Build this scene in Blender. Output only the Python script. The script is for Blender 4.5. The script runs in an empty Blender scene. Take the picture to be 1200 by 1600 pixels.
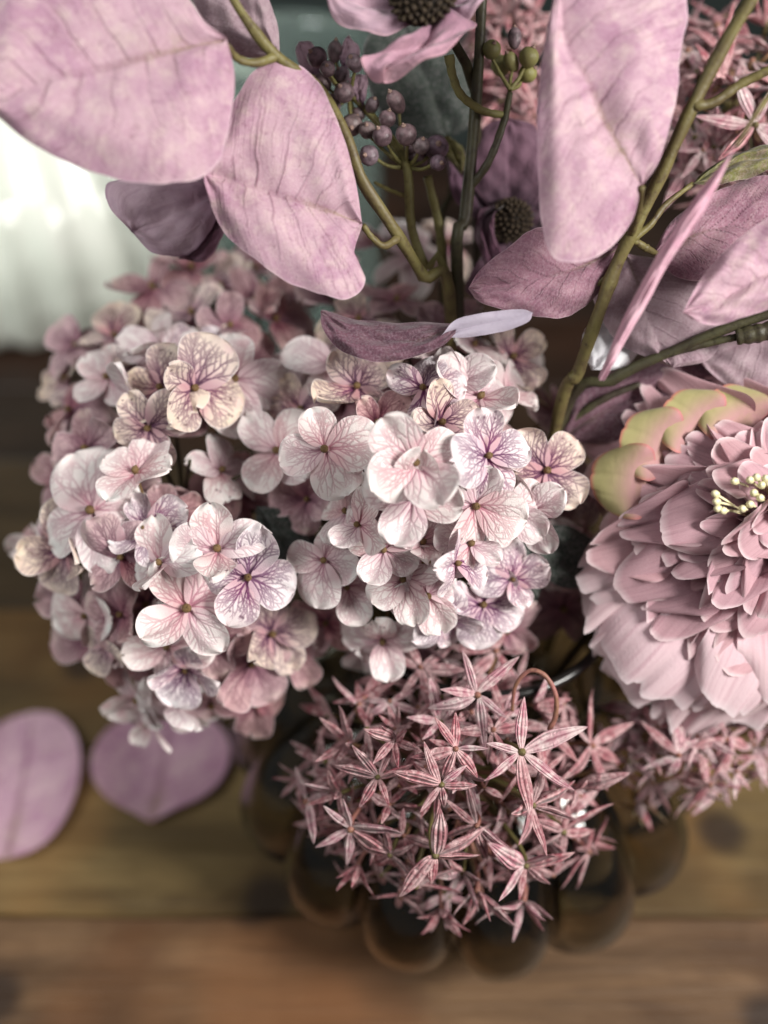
import bpy, math, random
import numpy as np
from mathutils import Vector, Matrix

random.seed(7)
SC = bpy.context.scene
COL = SC.collection

# ------------------------------------------------------------------ camera
FOV = math.radians(55.0)
T = math.tan(FOV / 2)
PITCH = math.radians(45.0)
CAM = Vector((0.0, 0.0, 0.62))
RIGHT = Vector((1, 0, 0))
FWD = Vector((0, math.cos(PITCH), -math.sin(PITCH)))
UP = Vector((0, math.sin(PITCH), math.cos(PITCH)))
cam_data = bpy.data.cameras.new("camera")
cam_data.sensor_fit = 'VERTICAL'
cam_data.sensor_height = 24.0
cam_data.lens = 12.0 / T
cam_data.clip_start = 0.01
cam_data.clip_end = 60.0
cam_data.dof.use_dof = True
cam_data.dof.focus_distance = 0.43
cam_data.dof.aperture_fstop = cam_data.lens / 16.0
cam = bpy.data.objects.new("camera", cam_data)
COL.objects.link(cam)
cam.location = CAM
cam.rotation_euler = (math.pi / 2 - PITCH, 0, 0)
SC.camera = cam

# ------------------------------------------------------------------ world, lamps, exposure
world = bpy.data.worlds.new("World")
SC.world = world
world.use_nodes = True
wbg = world.node_tree.nodes["Background"]
wbg.inputs[0].default_value = (0.97, 0.97, 0.96, 1)
wbg.inputs[1].default_value = 0.15


def area_lamp(name, loc, target, size, size_y, power, color, spread=180):
    d = bpy.data.lights.new(name, 'AREA')
    d.shape = 'RECTANGLE'
    d.size = size
    d.size_y = size_y
    d.energy = power
    d.spread = math.radians(spread)
    d.color = color
    o = bpy.data.objects.new(name, d)
    COL.objects.link(o)
    o.location = loc
    o.rotation_euler = (Vector(target) - Vector(loc)).to_track_quat('-Z', 'Y').to_euler()
    return o


area_lamp("window_light", (0.88, -0.16, 1.02), (0.05, 0.3, 0.25), 0.42, 0.45, 29.0, (1.0, 0.975, 0.93))
area_lamp("side_window_light", (-0.75, 0.10, 1.05), (-0.45, 0.95, 0.12), 0.5, 0.6, 4.2, (0.97, 1.0, 0.97), 95)  # window behind the pot's glints; beam narrowed and aimed to brighten the pot

SC.view_settings.view_transform = 'Standard'
SC.view_settings.look = 'None'
SC.view_settings.exposure = 0.0
SC.view_settings.gamma = 1.0
SC.view_settings.use_curve_mapping = False
SC.render.engine = 'CYCLES'
SC.cycles.use_denoising = True
SC.cycles.max_bounces = 10
SC.cycles.diffuse_bounces = 3
SC.cycles.transparent_max_bounces = 8


# ------------------------------------------------------------------ helpers: space
def P(x, y, d):
    """the point of the place that lies d metres deep along the view at that spot of the photograph"""
    k = 2 * T * d / 1600.0
    return CAM + RIGHT * ((x - 600) * k) + UP * ((800 - y) * k) + FWD * d


def S(px, d):
    return px * 2 * T * d / 1600.0


def camdir(x, y, z):
    """direction: x to the side, y up the picture, z towards the viewer"""
    return (RIGHT * x + UP * y - FWD * z).normalized()


def srgb(r, g, b):
    def f(c):
        c /= 255.0
        return c / 12.92 if c <= 0.04045 else ((c + 0.055) / 1.055) ** 2.4
    return (f(r), f(g), f(b), 1.0)


def frame(loc, ydir, zdir, sx=1.0, sy=1.0, sz=1.0):
    y = ydir.normalized()
    x = y.cross(zdir)
    if x.length < 1e-6:
        x = y.orthogonal()
    x.normalize()
    z = x.cross(y)
    return Matrix(((x.x * sx, y.x * sy, z.x * sz, loc.x), (x.y * sx, y.y * sy, z.y * sz, loc.y),
                   (x.z * sx, y.z * sy, z.z * sz, loc.z), (0, 0, 0, 1)))


# ------------------------------------------------------------------ helpers: objects
def mesh_obj(name, me, parent=None, color=None, world_m=None):
    o = bpy.data.objects.new(name, me)
    COL.objects.link(o)
    if color is not None:
        o.color = color
    m = world_m if world_m is not None else Matrix.Identity(4)
    if parent is not None:
        o.parent = parent
        m = WORLD[parent.name].inverted() @ m
    o.matrix_basis = m
    WORLD[o.name] = world_m if world_m is not None else Matrix.Identity(4)
    return o


WORLD = {}


def thing(name, label, cat, loc, group=None):
    o = bpy.data.objects.new(name, None)
    COL.objects.link(o)
    o.empty_display_size = 0.02
    o.location = loc
    WORLD[o.name] = Matrix.Translation(loc)
    o["label"] = label
    o["category"] = cat
    if group:
        o["group"] = group
    return o


def tag(o, label, cat, group=None):
    o["label"] = label
    o["category"] = cat
    if group:
        o["group"] = group


def make_mesh(name, verts, faces, mat=None, smooth=True, attrs=None):
    me = bpy.data.meshes.new(name)
    me.from_pydata([tuple(v) for v in verts], [], faces)
    if smooth:
        me.polygons.foreach_set('use_smooth', [True] * len(me.polygons))
    for k, a in (attrs or {}).items():
        at = me.attributes.new(k, 'FLOAT', 'POINT')
        at.data.foreach_set('value', np.asarray(a, dtype=np.float32).ravel())
    if mat:
        me.materials.append(mat)
    me.update()
    return me


def grid_faces(nv, nu, closed=False):
    f = []
    m = nu if closed else nu - 1
    for i in range(nv - 1):
        for j in range(m):
            a = i * nu + j
            b = i * nu + (j + 1) % nu
            f.append((a, b, b + nu, a + nu))
    return f


def spline(pts, n):
    """n points along a centripetal-ish Catmull-Rom through pts (rows), spread by chord length"""
    p = np.array([list(q) for q in pts], dtype=float)
    if len(p) == 2:
        t = np.linspace(0, 1, n)[:, None]
        return p[0] * (1 - t) + p[1] * t
    q = np.vstack([2 * p[0] - p[1], p, 2 * p[-1] - p[-2]])
    seg = np.linalg.norm(np.diff(p[:, :3], axis=0), axis=1)
    cum = np.concatenate([[0], np.cumsum(seg)])
    out = []
    for s in np.linspace(0, cum[-1], n):
        i = min(int(np.searchsorted(cum, s, side='right')) - 1, len(seg) - 1)
        u = (s - cum[i]) / max(seg[i], 1e-9)
        a, b, c, d = q[i], q[i + 1], q[i + 2], q[i + 3]
        out.append(0.5 * ((2 * b) + (-a + c) * u + (2 * a - 5 * b + 4 * c - d) * u * u + (-a + 3 * b - 3 * c + d) * u ** 3))
    return np.array(out)


def tube_data(pts, radii, n=None, sides=9, off=0, bumps=None):
    """pts: Vectors; radii: one per pt. Returns verts, faces"""
    n = n or max(6, 8 * len(pts))
    arr = spline([(*p, r) for p, r in zip(pts, radii)], n)
    vs, fs = [], []
    prev = None
    for i in range(n):
        c = Vector(arr[i, :3])
        tdir = Vector(arr[min(i + 1, n - 1), :3]) - Vector(arr[max(i - 1, 0), :3])
        tdir.normalize()
        x = tdir.orthogonal().normalized() if prev is None else (prev - tdir * prev.dot(tdir)).normalized()
        prev = x
        y = tdir.cross(x)
        r = max(arr[i, 3], 1e-5)
        if bumps:
            r *= bumps(i / (n - 1))
        for k in range(sides):
            a = 2 * math.pi * k / sides
            rr = r * (1 + 0.07 * math.sin(3 * a + i * 0.4) + 0.06 * math.sin(i * 1.3 + 2 * r * 900))
            vs.append(c + x * (math.cos(a) * rr) + y * (math.sin(a) * rr))
    for i in range(n - 1):
        for k in range(sides):
            a = off + i * sides + k
            b = off + i * sides + (k + 1) % sides
            fs.append((a, b, b + sides, a + sides))
    c0, c1 = off + len(vs), off + len(vs) + 1
    vs.append(Vector(arr[0, :3]))
    vs.append(Vector(arr[-1, :3]))
    for k in range(sides):
        fs.append((off + (k + 1) % sides, off + k, c0))
        fs.append((off + (n - 1) * sides + k, off + (n - 1) * sides + (k + 1) % sides, c1))
    return vs, fs


def tubes(name, lines, mat, parent, bumps=None, sides=9):
    """one mesh of connected stalks; lines = [(points, radii), ...] in world space"""
    vs, fs = [], []
    for pts, radii in lines:
        v, f = tube_data(pts, radii, off=len(vs), bumps=bumps, sides=sides)
        vs += v
        fs += f
    loc = WORLD[parent.name].translation if parent else Vector((0, 0, 0))
    me = make_mesh(name, [v - loc for v in vs], fs, mat)
    return mesh_obj(name, me, parent, world_m=Matrix.Translation(loc))


# ------------------------------------------------------------------ helpers: materials
class NT:
    def __init__(self, name):
        self.mat = bpy.data.materials.new(name)
        self.mat.use_nodes = True
        self.t = self.mat.node_tree
        self.t.nodes.clear()
        self.out = self.t.nodes.new('ShaderNodeOutputMaterial')

    def n(self, typ, **kw):
        nd = self.t.nodes.new(typ)
        for k, v in kw.items():
            setattr(nd, k, v)
        return nd

    def put(self, sock, v):
        if isinstance(v, (int, float)):
            sock.default_value = v
        elif isinstance(v, (tuple, list)):
            sock.default_value = v
        else:
            self.t.links.new(v, sock)

    def attr(self, name):
        a = self.n('ShaderNodeAttribute', attribute_name=name)
        return a.outputs['Fac']

    def math(self, op, a, b=0.0, c=None, clamp=False):
        m = self.n('ShaderNodeMath', operation=op, use_clamp=clamp)
        self.put(m.inputs[0], a)
        self.put(m.inputs[1], b)
        if c is not None:
            self.put(m.inputs[2], c)
        return m.outputs[0]

    def mix(self, f, a, b, blend='MIX'):
        m = self.n('ShaderNodeMix', data_type='RGBA', blend_type=blend)
        self.put(m.inputs[0], f)
        self.put(m.inputs[6], a)
        self.put(m.inputs[7], b)
        return m.outputs[2]

    def noise(self, scale, detail=4.0, rough=0.55, vec=None, w=None, dist=0.0):
        nz = self.n('ShaderNodeTexNoise', noise_dimensions='4D' if w is not None else '3D')
        nz.inputs['Scale'].default_value = scale
        nz.inputs['Detail'].default_value = detail
        nz.inputs['Roughness'].default_value = rough
        nz.inputs['Distortion'].default_value = dist
        if vec is not None:
            self.put(nz.inputs['Vector'], vec)
        if w is not None:
            self.put(nz.inputs['W'], w)
        return nz.outputs[0]

    def ramp(self, v, lo, hi, a=0.0, b=1.0):
        m = self.n('ShaderNodeMapRange', clamp=True)
        m.interpolation_type = 'SMOOTHSTEP'
        self.put(m.inputs[0], v)
        m.inputs[1].default_value = lo
        m.inputs[2].default_value = hi
        m.inputs[3].default_value = a
        m.inputs[4].default_value = b
        return m.outputs[0]

    def rand(self):
        return self.n('ShaderNodeObjectInfo').outputs['Random']

    def tint(self):
        return self.n('ShaderNodeObjectInfo').outputs['Color']

    def coord(self, which='Object', scale=None):
        c = self.n('ShaderNodeTexCoord').outputs[which]
        if scale:
            m = self.n('ShaderNodeMapping')
            self.put(m.inputs[0], c)
            m.inputs['Scale'].default_value = scale
            return m.outputs[0]
        return c

    def hsv(self, col, h=0.5, s=1.0, v=1.0):
        m = self.n('ShaderNodeHueSaturation')
        self.put(m.inputs['Hue'], h)
        self.put(m.inputs['Saturation'], s)
        self.put(m.inputs['Value'], v)
        self.put(m.inputs['Color'], col)
        return m.outputs[0]

    def bump(self, h, strength=0.3, dist=0.001):
        b = self.n('ShaderNodeBump')
        b.inputs['Strength'].default_value = strength
        b.inputs['Distance'].default_value = dist
        self.put(b.inputs['Height'], h)
        return b.outputs[0]

    def cloth(self, col, rough=0.75, spec=0.25, transl=0.25, normal=None, sheen=0.15, tcol=None):
        p = self.n('ShaderNodeBsdfPrincipled')
        self.put(p.inputs['Base Color'], col)
        self.put(p.inputs['Roughness'], rough)
        self.put(p.inputs['Specular IOR Level'], spec)
        p.inputs['Sheen Weight'].default_value = sheen
        if normal is not None:
            self.put(p.inputs['Normal'], normal)
        if transl > 0:
            tr = self.n('ShaderNodeBsdfTranslucent')
            self.put(tr.inputs['Color'], tcol if tcol is not None else col)
            mx = self.n('ShaderNodeMixShader')
            mx.inputs[0].default_value = transl
            self.t.links.new(p.outputs[0], mx.inputs[1])
            self.t.links.new(tr.outputs[0], mx.inputs[2])
            self.t.links.new(mx.outputs[0], self.out.inputs[0])
        else:
            self.t.links.new(p.outputs[0], self.out.inputs[0])
        return self.mat


def hydrangea_mat(name, base, inner, tip, vein, spot, spot_amt, vein_amt):
    m = NT(name)
    r = m.rand()
    w = m.math('MULTIPLY', r, 37.0)
    obj = m.coord('Object')
    blotch = m.noise(2.2, 3, 0.6, obj, w)
    v = m.attr('lv')
    edge = m.attr('edge')
    c = m.mix(m.ramp(v, 0.05, 0.55), inner, base)
    c = m.mix(m.math('MULTIPLY', m.ramp(blotch, 0.45, 0.7), m.ramp(v, 0.35, 0.95)), c, tip)
    b2 = m.noise(3.1, 2, 0.5, obj, m.math('ADD', w, 9.0))
    c = m.mix(m.math('MULTIPLY', m.ramp(b2, 0.52, 0.72), 0.4), c, srgb(226, 176, 188))
    ve = m.math('MULTIPLY', m.attr('vein'), m.math('MULTIPLY_ADD', m.noise(2.0, 1, 0.5, obj, w), 0.6, vein_amt - 0.3), clamp=True)
    c = m.mix(ve, c, vein)
    c = m.mix(m.math('MULTIPLY', m.attr('spot'), m.math('MULTIPLY', m.ramp(r, 1 - spot_amt, 1 - spot_amt + 0.02), 0.8)), c, spot)
    c = m.mix(m.math('MULTIPLY', edge, 0.55), c, srgb(244, 236, 236))
    fine = m.noise(55.0, 2, 0.6, obj)
    c = m.hsv(c, m.math('MULTIPLY_ADD', r, 0.026, 0.501), m.math('MULTIPLY_ADD', r, 0.3, 0.82), m.math('MULTIPLY_ADD', m.noise(0.01, 0, 0, obj, m.math('MULTIPLY', r, 91.0)), 0.24, 0.86))
    c = m.mix(m.ramp(fine, 0.3, 0.75, 0.0, 0.08), c, srgb(150, 115, 130))
    c = m.mix(1.0, c, m.tint(), 'MULTIPLY')
    h = m.math('ADD', m.math('MULTIPLY', m.attr('vein'), -0.6), m.math('MULTIPLY', fine, 0.5))
    return m.cloth(c, 0.72, 0.25, 0.16, m.bump(h, 0.35, 0.02), 0.1)


M_HYD = {
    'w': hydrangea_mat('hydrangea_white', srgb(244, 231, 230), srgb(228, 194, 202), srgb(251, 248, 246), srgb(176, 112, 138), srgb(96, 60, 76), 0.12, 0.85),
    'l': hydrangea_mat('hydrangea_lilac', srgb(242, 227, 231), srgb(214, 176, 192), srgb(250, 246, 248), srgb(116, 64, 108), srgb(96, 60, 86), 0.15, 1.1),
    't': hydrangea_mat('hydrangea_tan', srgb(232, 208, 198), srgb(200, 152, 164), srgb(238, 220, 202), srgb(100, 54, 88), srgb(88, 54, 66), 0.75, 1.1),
    'p': hydrangea_mat('hydrangea_mauve', srgb(204, 166, 172), srgb(156, 102, 120), srgb(216, 190, 184), srgb(116, 64, 88), srgb(88, 54, 66), 0.45, 1.0),  # darker mauve; also carries the shade of gaps and head backs
}


def leaf_mat(name, a, b, c3, vein, speck, transl=0.22, veins=0.6, rough=0.7):
    m = NT(name)
    obj = m.coord('Object')
    big = m.noise(38.0, 4, 0.6, obj, dist=0.6)
    mid = m.noise(120.0, 4, 0.65, obj)
    fine = m.noise(900.0, 2, 0.6, obj)
    lu, lv = m.attr('lu'), m.attr('lv')
    cx = m.n('ShaderNodeCombineXYZ')
    m.put(cx.inputs[0], m.math('MULTIPLY', lu, 2.6))
    m.put(cx.inputs[1], m.math('MULTIPLY', m.attr('ls'), 85.0))
    m.put(cx.inputs[2], m.math('MULTIPLY', m.noise(9.0, 1, 0.5, obj), 1.0))
    streak = m.noise(1.0, 4, 0.6, cx.outputs[0])
    c = m.mix(m.ramp(big, 0.42, 0.63, 0.0, 0.9), a, b)
    c = m.mix(m.math('MULTIPLY', m.ramp(m.math('ABSOLUTE', lu), 0.35, 0.95, 0.0, 0.55), m.ramp(m.noise(55.0, 3, 0.6, obj), 0.4, 0.6)), c, b)
    c = m.mix(m.ramp(m.noise(75.0, 5, 0.7, obj, dist=1.2), 0.52, 0.7, 0.0, 0.45), c, c3)
    c = m.mix(m.ramp(mid, 0.45, 0.75, 0.0, 0.7), c, c3)
    c = m.mix(m.ramp(streak, 0.5, 0.8, 0.0, 0.45), c, vein)
    vv = m.math('MULTIPLY', m.attr('vein'), m.ramp(m.noise(60.0, 3, 0.6, obj), 0.25, 0.6, 0.3, 1.0))
    c = m.mix(m.math('MULTIPLY', vv, veins), c, vein)
    c = m.mix(m.math('MULTIPLY', m.attr('rib'), 0.8), c, m.mix(m.ramp(lv, 0.0, 0.6), speck, vein))
    near = m.ramp(m.math('ABSOLUTE', lu), 0.0, 0.3, 1.0, 0.0)
    base = m.ramp(lv, 0.0, 0.45, 1.0, 0.0)
    c = m.mix(m.math('MULTIPLY', m.math('MULTIPLY', near, base), m.ramp(mid, 0.4, 0.65, 0.1, 0.75)), c, speck)
    c = m.mix(m.ramp(m.noise(210.0, 4, 0.75, obj, dist=0.8), 0.56, 0.73, 0.0, 0.5), c, vein)
    c = m.mix(m.ramp(m.noise(90.0, 5, 0.8, obj, dist=1.5), 0.6, 0.72, 0.0, 0.3), c, speck)
    c = m.mix(m.ramp(fine, 0.35, 0.75, 0.0, 0.13), c, srgb(236, 220, 228))
    edge = m.ramp(m.math('ABSOLUTE', lu), 0.975, 1.0)
    c = m.mix(m.math('MULTIPLY', edge, 0.3), c, srgb(236, 214, 222))
    c = m.mix(1.0, c, m.tint(), 'MULTIPLY')
    h = m.math('ADD', m.math('MULTIPLY', m.attr('vein'), -1.0), m.math('MULTIPLY', fine, 0.35))
    return m.cloth(c, rough, 0.22, transl, m.bump(h, 0.4, 0.0012), 0.15)


M_LEAF_PINK = leaf_mat('leaf_pink', srgb(190, 155, 168), srgb(168, 124, 148), srgb(206, 182, 180), srgb(112, 66, 84), srgb(128, 108, 74), 0.18, 0.75)
M_LEAF_MAUVE = leaf_mat('leaf_mauve', srgb(150, 108, 124), srgb(124, 82, 100), srgb(168, 134, 142), srgb(74, 40, 54), srgb(112, 100, 70), 0.15, 0.75)
M_LEAF_GREY = leaf_mat('leaf_greyed', srgb(162, 138, 146), srgb(146, 120, 130), srgb(176, 158, 162), srgb(104, 68, 86), srgb(120, 110, 90), 0.18, 0.5)
M_LEAF_DARK = leaf_mat('leaf_plum', srgb(108, 72, 86), srgb(88, 56, 70), srgb(122, 94, 100), srgb(58, 34, 48), srgb(84, 74, 52), 0.1, 0.7)
M_LEAF_LILAC = leaf_mat('leaf_lilac', srgb(190, 176, 192), srgb(174, 158, 178), srgb(204, 194, 204), srgb(150, 120, 150), srgb(180, 170, 180), 0.2, 0.3)
M_LEAF_GREEN = leaf_mat('leaf_green', srgb(112, 112, 58), srgb(92, 98, 50), srgb(128, 104, 92), srgb(84, 66, 52), srgb(120, 124, 64), 0.15, 0.3)
M_LEAF_DEEP = leaf_mat('leaf_deep_green', srgb(40, 52, 44), srgb(32, 44, 37), srgb(46, 58, 48), srgb(62, 76, 64), srgb(50, 60, 48), 0.08, 0.3)
M_WHITE = leaf_mat('petal_white', srgb(244, 244, 248), srgb(236, 236, 242), srgb(248, 248, 250), srgb(220, 214, 224), srgb(240, 236, 240), 0.25, 0.1)
M_STRAP = leaf_mat('strap_pink', srgb(214, 168, 184), srgb(204, 152, 172), srgb(224, 190, 198), srgb(170, 112, 136), srgb(200, 150, 160), 0.2, 0.2)


def stem_mat(name, a, b, dark):
    m = NT(name)
    obj = m.coord('Object')
    c = m.mix(m.ramp(m.noise(45.0, 4, 0.6, obj), 0.35, 0.65), a, b)
    c = m.mix(m.ramp(m.noise(260.0, 4, 0.7, obj), 0.5, 0.72, 0, 0.75), c, dark)
    c = m.mix(1.0, c, m.tint(), 'MULTIPLY')
    return m.cloth(c, 0.5, 0.35, 0.0, m.bump(m.noise(500.0, 3, 0.6, obj), 0.4, 0.0008), 0.0)


M_STEM = stem_mat('stem_olive', srgb(112, 104, 62), srgb(92, 80, 52), srgb(64, 46, 38))
M_STEM_DARK = stem_mat('stem_dark_green', srgb(72, 70, 48), srgb(58, 50, 40), srgb(38, 30, 28))
M_STEM_LIGHT = stem_mat('stem_light_olive', srgb(132, 128, 80), srgb(112, 104, 62), srgb(84, 72, 46))
M_STEM_ROSE = stem_mat('stem_rose', srgb(150, 96, 92), srgb(128, 100, 70), srgb(92, 48, 54))
M_BUD = stem_mat('bud_olive', srgb(128, 104, 66), srgb(104, 80, 50), srgb(66, 46, 34))


def star_mat(name, light, mid, dark):
    m = NT(name)
    r = m.rand()
    obj = m.coord('Object')
    w = m.math('MULTIPLY', r, 53.0)
    n1 = m.noise(5.0, 4, 0.65, obj, w, 0.4)
    rib = m.attr('rib')
    c = m.mix(m.ramp(n1, 0.36, 0.62), light, mid)
    c = m.mix(m.math('MULTIPLY', rib, m.ramp(n1, 0.3, 0.6, 0.45, 1.0)), c, dark)
    c = m.mix(m.ramp(m.noise(14.0, 3, 0.7, obj, w), 0.56, 0.7, 0.0, 0.55), c, dark)
    c = m.mix(m.math('MULTIPLY', m.ramp(m.attr('lv'), 0.0, 0.25, 0.55, 0.0), 1.0), c, light)
    c = m.hsv(c, 0.5, m.math('MULTIPLY_ADD', r, 0.3, 0.85), m.math('MULTIPLY_ADD', m.noise(0.01, 0, 0, obj, m.math('MULTIPLY', r, 77.0)), 0.5, 0.74))
    c = m.mix(1.0, c, m.tint(), 'MULTIPLY')
    return m.cloth(c, 0.55, 0.35, 0.1, m.bump(m.math('ADD', m.math('MULTIPLY', rib, -0.7), m.math('MULTIPLY', n1, 0.5)), 0.5, 0.05), 0.1)


M_STAR = star_mat('star_rose', srgb(232, 194, 194), srgb(182, 116, 124), srgb(104, 48, 58))
M_STAR_PALE = star_mat('star_pale', srgb(240, 218, 216), srgb(210, 158, 168), srgb(142, 74, 92))
M_STAR_GREEN = star_mat('star_green', srgb(206, 198, 160), srgb(170, 150, 104), srgb(136, 84, 80))


def peony_mat(name, inner, outer, tip, transl=0.3, streak=0.3):
    m = NT(name)
    r = m.rand()
    obj = m.coord('Object')
    w = m.math('MULTIPLY', r, 31.0)
    v = m.attr('lv')
    lu = m.attr('lu')
    c = m.mix(m.ramp(v, 0.1, 0.85), inner, outer)  # base-to-tip dye, bases darkened further to put in crease shade
    cx = m.n('ShaderNodeCombineXYZ')
    m.put(cx.inputs[0], m.math('MULTIPLY', lu, 16.0))
    m.put(cx.inputs[1], m.math('MULTIPLY', v, 1.6))
    m.put(cx.inputs[2], w)
    st = m.noise(1.0, 4, 0.6, cx.outputs[0])
    c = m.mix(m.ramp(st, 0.45, 0.72, 0.0, streak), c, inner)
    c = m.mix(m.math('MULTIPLY', m.attr('edge'), 0.85), c, tip)  # pale rims, with an edge highlight put into the colour
    fine = m.noise(70.0, 2, 0.6, obj)
    c = m.mix(m.ramp(fine, 0.35, 0.7, 0.0, 0.12), c, srgb(240, 220, 228))
    c = m.hsv(c, m.math('MULTIPLY_ADD', r, 0.014, 0.493), 1.0, m.math('MULTIPLY_ADD', m.noise(0.01, 0, 0, obj, m.math('MULTIPLY', r, 66.0)), 0.26, 0.87))
    c = m.mix(1.0, c, m.tint(), 'MULTIPLY')
    h = m.math('ADD', st, m.math('MULTIPLY', fine, 0.5))
    return m.cloth(c, 0.7, 0.2, transl, m.bump(h, 0.14, 0.02), 0.25)


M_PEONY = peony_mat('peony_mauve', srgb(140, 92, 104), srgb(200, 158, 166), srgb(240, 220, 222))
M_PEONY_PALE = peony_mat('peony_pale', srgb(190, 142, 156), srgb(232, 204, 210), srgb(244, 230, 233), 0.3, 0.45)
mm = NT('peony_guard_green')
_obj = mm.coord('Object')
_n = mm.noise(3.0, 4, 0.6, _obj)
_c = mm.mix(mm.ramp(mm.attr('lv'), 0.5, 0.9), srgb(186, 140, 142), srgb(182, 174, 122))
_c = mm.mix(mm.ramp(_n, 0.45, 0.75, 0, 0.35), _c, srgb(172, 160, 108))
_e = mm.math('MAXIMUM', mm.ramp(mm.attr('lv'), 0.95, 1.0), mm.ramp(mm.math('ABSOLUTE', mm.attr('lu')), 0.88, 1.0, 0, 0.6))
_c = mm.mix(mm.math('MULTIPLY', _e, 0.8), _c, srgb(206, 112, 112))
M_PEONY_GREEN = mm.cloth(_c, 0.7, 0.2, 0.25, mm.bump(_n, 0.05, 0.03), 0.2)


def plain_mat(name, a, b, scale, rough=0.5, spec=0.4, transl=0.0, bump=0.2):
    m = NT(name)
    obj = m.coord('Object')
    n = m.noise(scale, 4, 0.6, obj)
    c = m.mix(m.ramp(n, 0.35, 0.68), a, b)
    c = m.mix(1.0, c, m.tint(), 'MULTIPLY')
    return m.cloth(c, rough, spec, transl, m.bump(n, bump, 0.001), 0.0)


def anemone_mat(name, inner, outer, edge, transl=0.2):
    m = NT(name)
    obj = m.coord('Object')
    lu, lv = m.attr('lu'), m.attr('lv')
    c = m.mix(m.ramp(lv, 0.05, 0.6), inner, outer)
    cx = m.n('ShaderNodeCombineXYZ')
    m.put(cx.inputs[0], m.math('MULTIPLY', lu, 6.0))
    m.put(cx.inputs[1], m.math('MULTIPLY', lv, 1.0))
    st = m.noise(1.0, 4, 0.6, cx.outputs[0], dist=0.2)
    c = m.mix(m.ramp(st, 0.42, 0.75, 0, 0.45), c, inner)
    e = m.math('MAXIMUM', m.ramp(lv, 0.9, 1.0), m.ramp(m.math('ABSOLUTE', lu), 0.92, 1.0))
    c = m.mix(m.math('MULTIPLY', e, 0.5), c, edge)
    c = m.mix(m.ramp(m.noise(300.0, 3, 0.6, obj), 0.4, 0.7, 0, 0.15), c, edge)
    c = m.mix(1.0, c, m.tint(), 'MULTIPLY')
    return m.cloth(c, 0.7, 0.2, transl, m.bump(m.math('ADD', st, m.noise(160.0, 3, 0.6, obj, dist=1.0)), 0.45, 0.002), 0.25)


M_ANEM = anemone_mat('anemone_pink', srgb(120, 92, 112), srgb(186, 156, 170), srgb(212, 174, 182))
M_ANEM_DARK = anemone_mat('anemone_plum_shaded', srgb(50, 32, 44), srgb(112, 82, 98), srgb(150, 112, 130), 0.15)  # plum dye darkened further: shade put into the petal colour
M_ANEM_GREY = anemone_mat('anemone_greyed', srgb(138, 108, 126), srgb(184, 160, 172), srgb(132, 92, 122), 0.2)
M_ANEM_CORE = plain_mat('anemone_core', srgb(22, 18, 16), srgb(52, 42, 32), 900.0, 0.8, 0.2, 0, 0.8)
M_ANEM_GRAIN = plain_mat('anemone_grain', srgb(70, 58, 42), srgb(36, 26, 22), 700.0, 0.7, 0.3)
M_BERRY = plain_mat('berry_plum', srgb(136, 116, 122), srgb(88, 73, 77), 1.6, 0.4, 0.4, 0, 0.6)
M_BERRY_GREEN = plain_mat('berry_green', srgb(150, 148, 92), srgb(120, 108, 76), 240.0, 0.4, 0.4)
M_NUB = plain_mat('berry_nub', srgb(168, 140, 130), srgb(128, 104, 92), 800.0, 0.6)
M_STAMEN = plain_mat('stamen_cream', srgb(226, 218, 184), srgb(204, 194, 146), 500.0, 0.5)


# ------------------------------------------------------------------ table, wall, vessels
def wood_mat():
    m = NT('old_wood')
    tc = m.coord('Object')
    r = m.rand()
    w = m.math('MULTIPLY', r, 23.0)
    st = m.n('ShaderNodeMapping')
    m.put(st.inputs[0], tc)
    st.inputs['Scale'].default_value = (4.0, 26.0, 26.0)
    grain = m.noise(1.0, 6, 0.65, st.outputs[0], w, 0.8)
    st2 = m.n('ShaderNodeMapping')
    m.put(st2.inputs[0], tc)
    st2.inputs['Scale'].default_value = (10.0, 190.0, 190.0)
    fine = m.noise(1.0, 4, 0.6, st2.outputs[0], w, 0.3)
    blot = m.noise(8.0, 4, 0.55, tc, w, 0.4)
    tint = m.tint()
    c = m.mix(m.ramp(grain, 0.32, 0.68), m.mix(1.0, tint, (0.42, 0.40, 0.38, 1), 'MULTIPLY'), tint)
    c = m.mix(m.ramp(blot, 0.44, 0.62, 0, 0.85), c, m.mix(1.0, tint, (0.36, 0.31, 0.28, 1), 'MULTIPLY'))
    red = m.noise(7.0, 2, 0.5, tc, m.math('ADD', w, 5.0))
    c = m.mix(m.ramp(red, 0.5, 0.7, 0, 0.5), c, m.mix(1.0, tint, (1.25, 0.92, 0.70, 1), 'MULTIPLY'))
    vo = m.n('ShaderNodeTexVoronoi', voronoi_dimensions='2D')
    m.put(vo.inputs['Vector'], tc)
    vo.inputs['Scale'].default_value = 7.0
    knot = m.ramp(vo.outputs['Distance'], 0.06, 0.16, 0.85, 0.0)
    c = m.mix(knot, c, srgb(42, 30, 24))
    c = m.mix(m.ramp(fine, 0.5, 0.75, 0, 0.5), c, srgb(48, 36, 28))
    return m.cloth(c, m.math('MULTIPLY_ADD', grain, 0.25, 0.42), 0.3, 0.0, m.bump(m.math('ADD', grain, fine), 0.4, 0.003), 0.0)


M_WOOD = wood_mat()


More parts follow.
